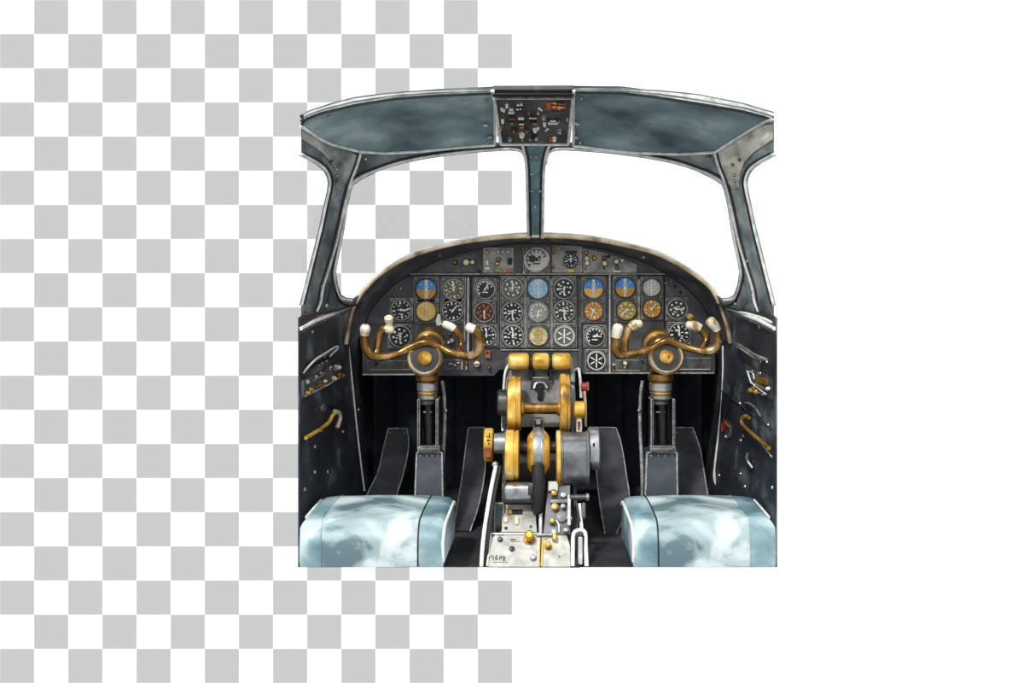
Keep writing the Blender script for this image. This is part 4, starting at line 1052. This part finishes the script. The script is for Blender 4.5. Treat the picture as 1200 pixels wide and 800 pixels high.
    for x, y, w, h, m in ((587,626.5,9,1.2,'steel_dark'),(601,632,6,1,'steel_dark'),(618,648,9,1.6,'mark'),(631.3,646,2,30,'cream_dial'),(619,641,4,3,'mark'),(604,634,11,.6,'stone_dial')):
        on('legend', x, y, w, h*.7, .004, m, at, rot, n, ch=0)
    for x, y, r, h, m in ((586,632,2.6,.015,'console'),(600,643,2.6,.008,'ink'),(625,653.5,3.0,.014,'silver'),(578,626.5,1.6,.006,'ink')): kn('small_knob',x,y,r,h,m,at,n)
    kn('brass_knob',620,631,5.6,.05,'gold',at,n,'bronze')
    # handwritten mark on the plate
    b = MB()
    strokes = [[(572.4,648),(573.4,654.8),(576.2,650.2)],[(577.8,651),(578.2,656)],[(582.6,650),(580.6,653),(581.2,656),(583.2,655),(582.8,653),(581,653.6)],[(585.6,656.4),(585.4,651),(587.8,651.2),(588,653.6),(585.8,654)],[(589.6,656.4),(589.8,656)],[(588.6,653),(590.6,651.6),(591.8,653),(589.4,656.4),(592,656)]]
    for st_ in strokes: b.tube([at(x, y, .0015) for x, y in st_], .0018, 5)
    b.tube([at(578,658.4,.001), at(596,658.6,.001)], .0010, 5)
    B('marking', 'ink', b, 'small handwritten black mark', p3)
    b = MB(); b.tube([at(571,663,.003),at(574.5,625.5,.003),at(633,625.5,.003)], .0045, 6); B('plate_edge', 'white_trim', b, parent=p3)
    q, n, at, rot, X = slope([(635,627,3.448),(664,627,3.448),(668,640,3.41),(668.5,663.5,3.372),(634,663.5,3.372)])
    b = MB(); b.prism(q, -n*.012); p4 = B('lower_plate', 'plate', b)
    b = MB(); b.tube([at(634.6,663,.003),at(636,632,.003),at(641,630.5,.003)], .0040, 6); B('plate_edge', 'sand', b, parent=p4)
    kn('brass_knob',642,640,3.6,.03,'gold',at,n,'bronze'); on('toggle',649.5,631,5,5,.03,'gold',at,rot,n); on('toggle_bar',638,627.5,20,2,.016,'silver',at,rot,n); on('toggle_bar',649,625,5,4,.02,'rim',at,rot,n)
    kn('small_knob',655,652,1.8,.006,'console',at,n)
    # right-hand rail: bright channel with a dark slot
    b = MB()
    b.m(0).tube(smooth_path([P(671,663,3.385),P(671.5,640,3.41),P(672.5,625,3.43),P(679,621,3.435),P(685.5,624,3.43),P(686.5,640,3.41),P(687.5,663,3.385)], 4), .0085, 8)
    b.m(1).box(P(679.5,645,3.42), (10*.0034,.02,36*.0034), None, .002)
    rail = B('seat_rail', ['white_trim','ink'], b)
    b = MB(); b.box(P(680,645,3.395), (5*.0034,.012,32*.0034), None, .003); B('rail_slide', 'edge', b, parent=rail)
    b = MB(); b.box(P(679,627,3.405), (7*.0034,.016,5*.0034), None, .003); B('rail_stop', 'steel_dark', b, parent=rail)
console()

# ------------------------------------------------------------------ things on the side walls
def wall_bits():
    L = -1; n = wn(L)
    def tubeW(sd, pts, r, off, nn=5): return smooth_path([W(sd, x, y, o) for (x, y), o in zip(pts, off)], nn)
    # left grab handle
    root = thing('grab_handle', 'slanted dark grab handle with pale upper edge on the left wall', 'grab handle', W(L, 368, 425), 'grab handles on the side walls')
    MB().tube(tubeW(L, [(355,437),(357,428),(362,420.5),(372,414),(384,407),(388.5,406),(390,409),(385.5,418)], 0, [.0,.02,.03,.032,.03,.028,.02,0]), .0045, 8).build('grip', 'edge', root)
    MB().tube(tubeW(L, [(357.5,434),(360.5,426),(366,421),(374,417),(384,411.5),(387,411)], 0, [.005,.018,.024,.024,.02,.012]), .004, 8).build('grip_lining', 'bronze', root)
    pl = [W(L, x, y, .004) for x, y in ((354,436),(359,425),(384,409),(388,410),(385,420),(367,430))]
    MB().prism(pl, n*-.003).build('recess_plate', 'black', root)
    for x, y in ((373,419.5),(379,418),(371.5,428),(376,425.5),(381,423)): MB().ball(W(L, x, y, .006), .0045, 8).build('screw', 'silver', root)
    # left switch box
    root = thing('switch_box', 'slanted dark switch box with brass and cream knobs on the left wall', 'switch box', W(L, 372, 455))
    q = [(352,446),(395.5,424),(396,441),(379,452),(352,466)]
    MB().prism([W(L, x, y, .014) for x, y in q], n*-.013).build('box', 'panel', root)
    def kb(x, y, r, mat, h=.022, sd=L, par=None, nm='knob'):
        R = r*.0036; b = MB(); p = W(sd, x, y, .014); d = wn(sd)
        d = (d + Vector((0,-.6,.1))).normalized()
        b.lathe([(0,R*1.2),(.004,R*1.2),(.006,R*.8),(h*.6,R*.85),(h*.7,R),(h,R*.7)], p, d, 14); b.build(nm, mat, par)
    for a in ((384,431.5,2.4,'silver',.03),(389.5,430.5,2.8,'cream',.03),(386,443,2.4,'cream',.02),(394,440,2.8,'gold',.03),(368.5,450,3.4,'bronze',.02),(371,452,2.0,'gold',.03),(376,446.5,1.7,'mark',.014),(355.5,460.5,2.0,'gold',.016),(359.5,456.5,2.0,'gold',.016),(355.5,447.5,2.2,'subpanel',.012),(366,441,1.4,'silver',.012),(372,437,1.4,'silver',.012),(385.5,437,1.6,'bronze',.02)):
        kb(*a, par=root)
    MB().tube([W(L, x, y, .018) for x, y in ((363.5,446),(366,443),(373,440),(375.5,437))], .004, 6).build('guard', 'silver', root)
    MB().tube([W(L, x, y, .015) for x, y in ((353,464),(379,451.5),(396,441))], .004, 6).build('lower_edge', 'bezel_edge', root)
    # left brass lever with turned-down grip
    root = thing('brass_lever', 'long brass lever with a turned down grip on the left wall', 'lever', W(L, 366, 500), 'brass levers on the side walls')
    MB().tube(tubeW(L, [(352.5,513),(362,507),(372,500),(377.5,494),(380,487),(383,483)], 0, [.02,.022,.025,.03,.035,.04]), .008, 10).build('rod', 'yellow', root)
    MB().tube(tubeW(L, [(381.5,482),(385.5,484),(386.5,491),(384.5,501)], 0, [.04,.045,.045,.04]), .010, 10).build('grip', 'rim', root)
    MB().tube(tubeW(L, [(366.5,483),(369,478),(374,475.5),(381,473),(386,475),(388,479)], 0, [.006]*6), .004, 6).build('pivot_guard', 'steel_dark', root)
    MB().lathe([(0,.02),(.012,.018),(.018,.008)], W(L, 377, 477, 0), n, 16).build('pivot', 'steel_dark', root)
    MB().tube([W(L, 390,477,.004), W(L, 404,468,.004)], .004, 6).build('pivot_bar', 'ink', root)
    # right side
    Rr = 1; n = wn(Rr)
    root = thing('grab_handle', 'curved bronze edged grab handle on the right wall', 'grab handle', W(Rr, 882, 415), 'grab handles on the side walls')
    MB().tube(tubeW(Rr, [(866,405),(870,403.5),(876,405.5),(884,410),(893,416.5),(900,422)], 0, [0,.022,.03,.032,.028,0]), [.008]*26, 8).build('grip', 'silver', root)
    MB().tube(tubeW(Rr, [(868,406.5),(874,407),(882,411),(891,417.5),(897,421.5)], 0, [.014,.028,.034,.03,.012]), .0055, 8).build('grip_lining', 'rim', root)
    for x, y in ((875,411.5),(892.5,424),(900,424)): MB().ball(W(Rr, x, y, .004), .006, 8).build('screw', 'silver', root)
    root = thing('latch_plate', 'dark plate with a brass latch and white guard on the right wall', 'latch', W(Rr, 890, 445))
    MB().prism([W(Rr, x, y, .008) for x, y in ((875,426),(884,430),(906,443),(906,468),(893,461),(878,447))], n*-.007).build('plate', 'panel', root)
    MB().tube([W(Rr, x, y, .014) for x, y in ((879,434.5),(881,436),(884.5,435),(887,439),(887.5,444))], .003, 6).build('guard', 'white_trim', root)
    MB().tube([W(Rr, x, y, .014) for x, y in ((880,436),(884,448),(894,456),(902,461.5))], .0035, 6).build('guard', 'white_trim', root)
    rt = [W(Rr, x, y, .016) for x, y in ((889.5,440.5),(902.5,444),(901.5,451),(889,447))]
    MB().prism(rt, n*-.010).build('latch_block', 'gold', root)
    MB().tube([W(Rr, x, y, .016) for x, y in ((890,449.5),(904,457))], .006, 6).build('latch_bar', 'silver', root)
    for x, y, r, m in ((884,457,2.4,'gold'),(887,454.5,2.0,'bronze'),(890,459,2.2,'gold'),(895,437.5,1.6,'silver'),(886,434.5,1.2,'silver'),(905,455,1.8,'mark'),(899,462,1.2,'silver'),(894,460,1.0,'silver')):
        kb(x, y, r, m, .014, Rr, root, 'stud')
    root = thing('brass_lever', 'brass rod with a hooked end on the right wall', 'lever', W(Rr, 893, 505), 'brass levers on the side walls')
    MB().tube(tubeW(Rr, [(886,489),(883,487.5),(879,489),(877.5,494),(881,500),(890,509),(899,518),(907,525)], 0, [.03,.034,.034,.032,.03,.026,.022,.02]), .008, 10).build('rod', 'gold', root)
    MB().tube(tubeW(Rr, [(874,475.5),(877,472),(883,473),(889,479),(893,488)], 0, [.004,.012,.014,.010,.004]), .005, 6).build('pivot_guard', 'silver', root)
    MB().tube([W(Rr, 888,512,.006), W(Rr, 897,523,.006), W(Rr, 906,535,.006)], .004, 6).build('support_rail', 'bezel_edge', root)
    root = thing('release_handle', 'small red release handle in a dark pocket on the right wall', 'release handle', W(Rr, 852, 508))
    MB().prism([W(Rr, x, y, .006) for x, y in ((848.5,489),(853,491),(857.5,500),(857,512),(852.5,515.5),(848,510))], n*-.005).build('pocket', 'bezel', root)
    MB().prism([W(Rr, x, y, .014) for x, y in ((849.5,493),(853,494),(856.5,500),(854,499),(851.5,505),(849.5,505))], n*-.008).build('handle', 'red', root)
    MB().tube([W(Rr, x, y, .012) for x, y in ((849,506),(849,494),(852.5,493),(857,500))], .0035, 6).build('pocket_edge', 'rust', root)
    MB().ball(W(Rr, 853, 511.5, .01), .007, 8).build('catch', 'silver', root)
    MB().tube([W(Rr, x, y, .004) for x, y in ((847,458),(863,469.5),(872,477),(906,503))], .0038, 6).build('seam_bead', 'steel_dark', bpy.data.objects['wall_right'])
    # small hook below the right rod
    root = thing('wall_hook', 'small bright hook low on the right wall', 'hook', W(Rr, 881, 546))
    MB().tube(tubeW(Rr, [(878,531.5),(880,536),(882.5,541),(884,548)], 0, [.006,.018,.02,.008]), .007, 8).build('hook', 'silver', root)
    MB().lathe([(0,.02),(.004,.018)], W(Rr, 882, 542, .0), n, 14).build('hook_plate', 'ink', root)
wall_bits()

# ------------------------------------------------------------------ light
w = bpy.data.worlds.new('studio_daylight'); bpy.context.scene.world = w; w.use_nodes = True
nt = w.node_tree; bg = nt.nodes['Background']
tc = nt.nodes.new('ShaderNodeTexCoord'); sp = nt.nodes.new('ShaderNodeSeparateXYZ'); rp = nt.nodes.new('ShaderNodeValToRGB')
mr = nt.nodes.new('ShaderNodeMapRange'); mr.inputs['From Min'].default_value = -1; mr.inputs['From Max'].default_value = 1
nt.links.new(tc.outputs['Generated'], sp.inputs[0]); nt.links.new(sp.outputs['Z'], mr.inputs['Value']); nt.links.new(mr.outputs[0], rp.inputs['Fac'])
e = rp.color_ramp.elements; e[0].position = .0; e[0].color = (.62,.64,.66,1); e[1].position = .9; e[1].color = (1.25,1.25,1.25,1)
for q, v in ((.42,.55),(.52,.62),(.70,1.15)):
    x = e.new(q); x.color = (v,v,v,1)
nt.links.new(rp.outputs['Color'], bg.inputs['Color']); bg.inputs['Strength'].default_value = 1.0
sun = bpy.data.lights.new('sun', 'SUN'); sun.energy = 2.2; sun.angle = math.radians(6); sun.color = (1.0,.985,.96)
so = bpy.data.objects.new('sun', sun); C.objects.link(so)
so.rotation_euler = Vector((.28, .62, -.73)).to_track_quat('-Z', 'Y').to_euler(); so.location = (-3, -3, 6)

# ------------------------------------------------------------------ camera
cam = bpy.data.cameras.new('camera'); co = bpy.data.objects.new('camera', cam); C.objects.link(co)
co.location = (0, 0, EYE); co.rotation_euler = (math.radians(90), 0, 0)
cam.sensor_width = 36; cam.lens = 30; cam.shift_x = -30/1200; cam.shift_y = -60/1200; cam.clip_end = 100
sc = bpy.context.scene; sc.camera = co
sc.view_settings.view_transform = 'Standard'; sc.view_settings.look = 'None'; sc.view_settings.gamma = 1; sc.view_settings.use_curve_mapping = False
sc.view_settings.exposure = 0.2
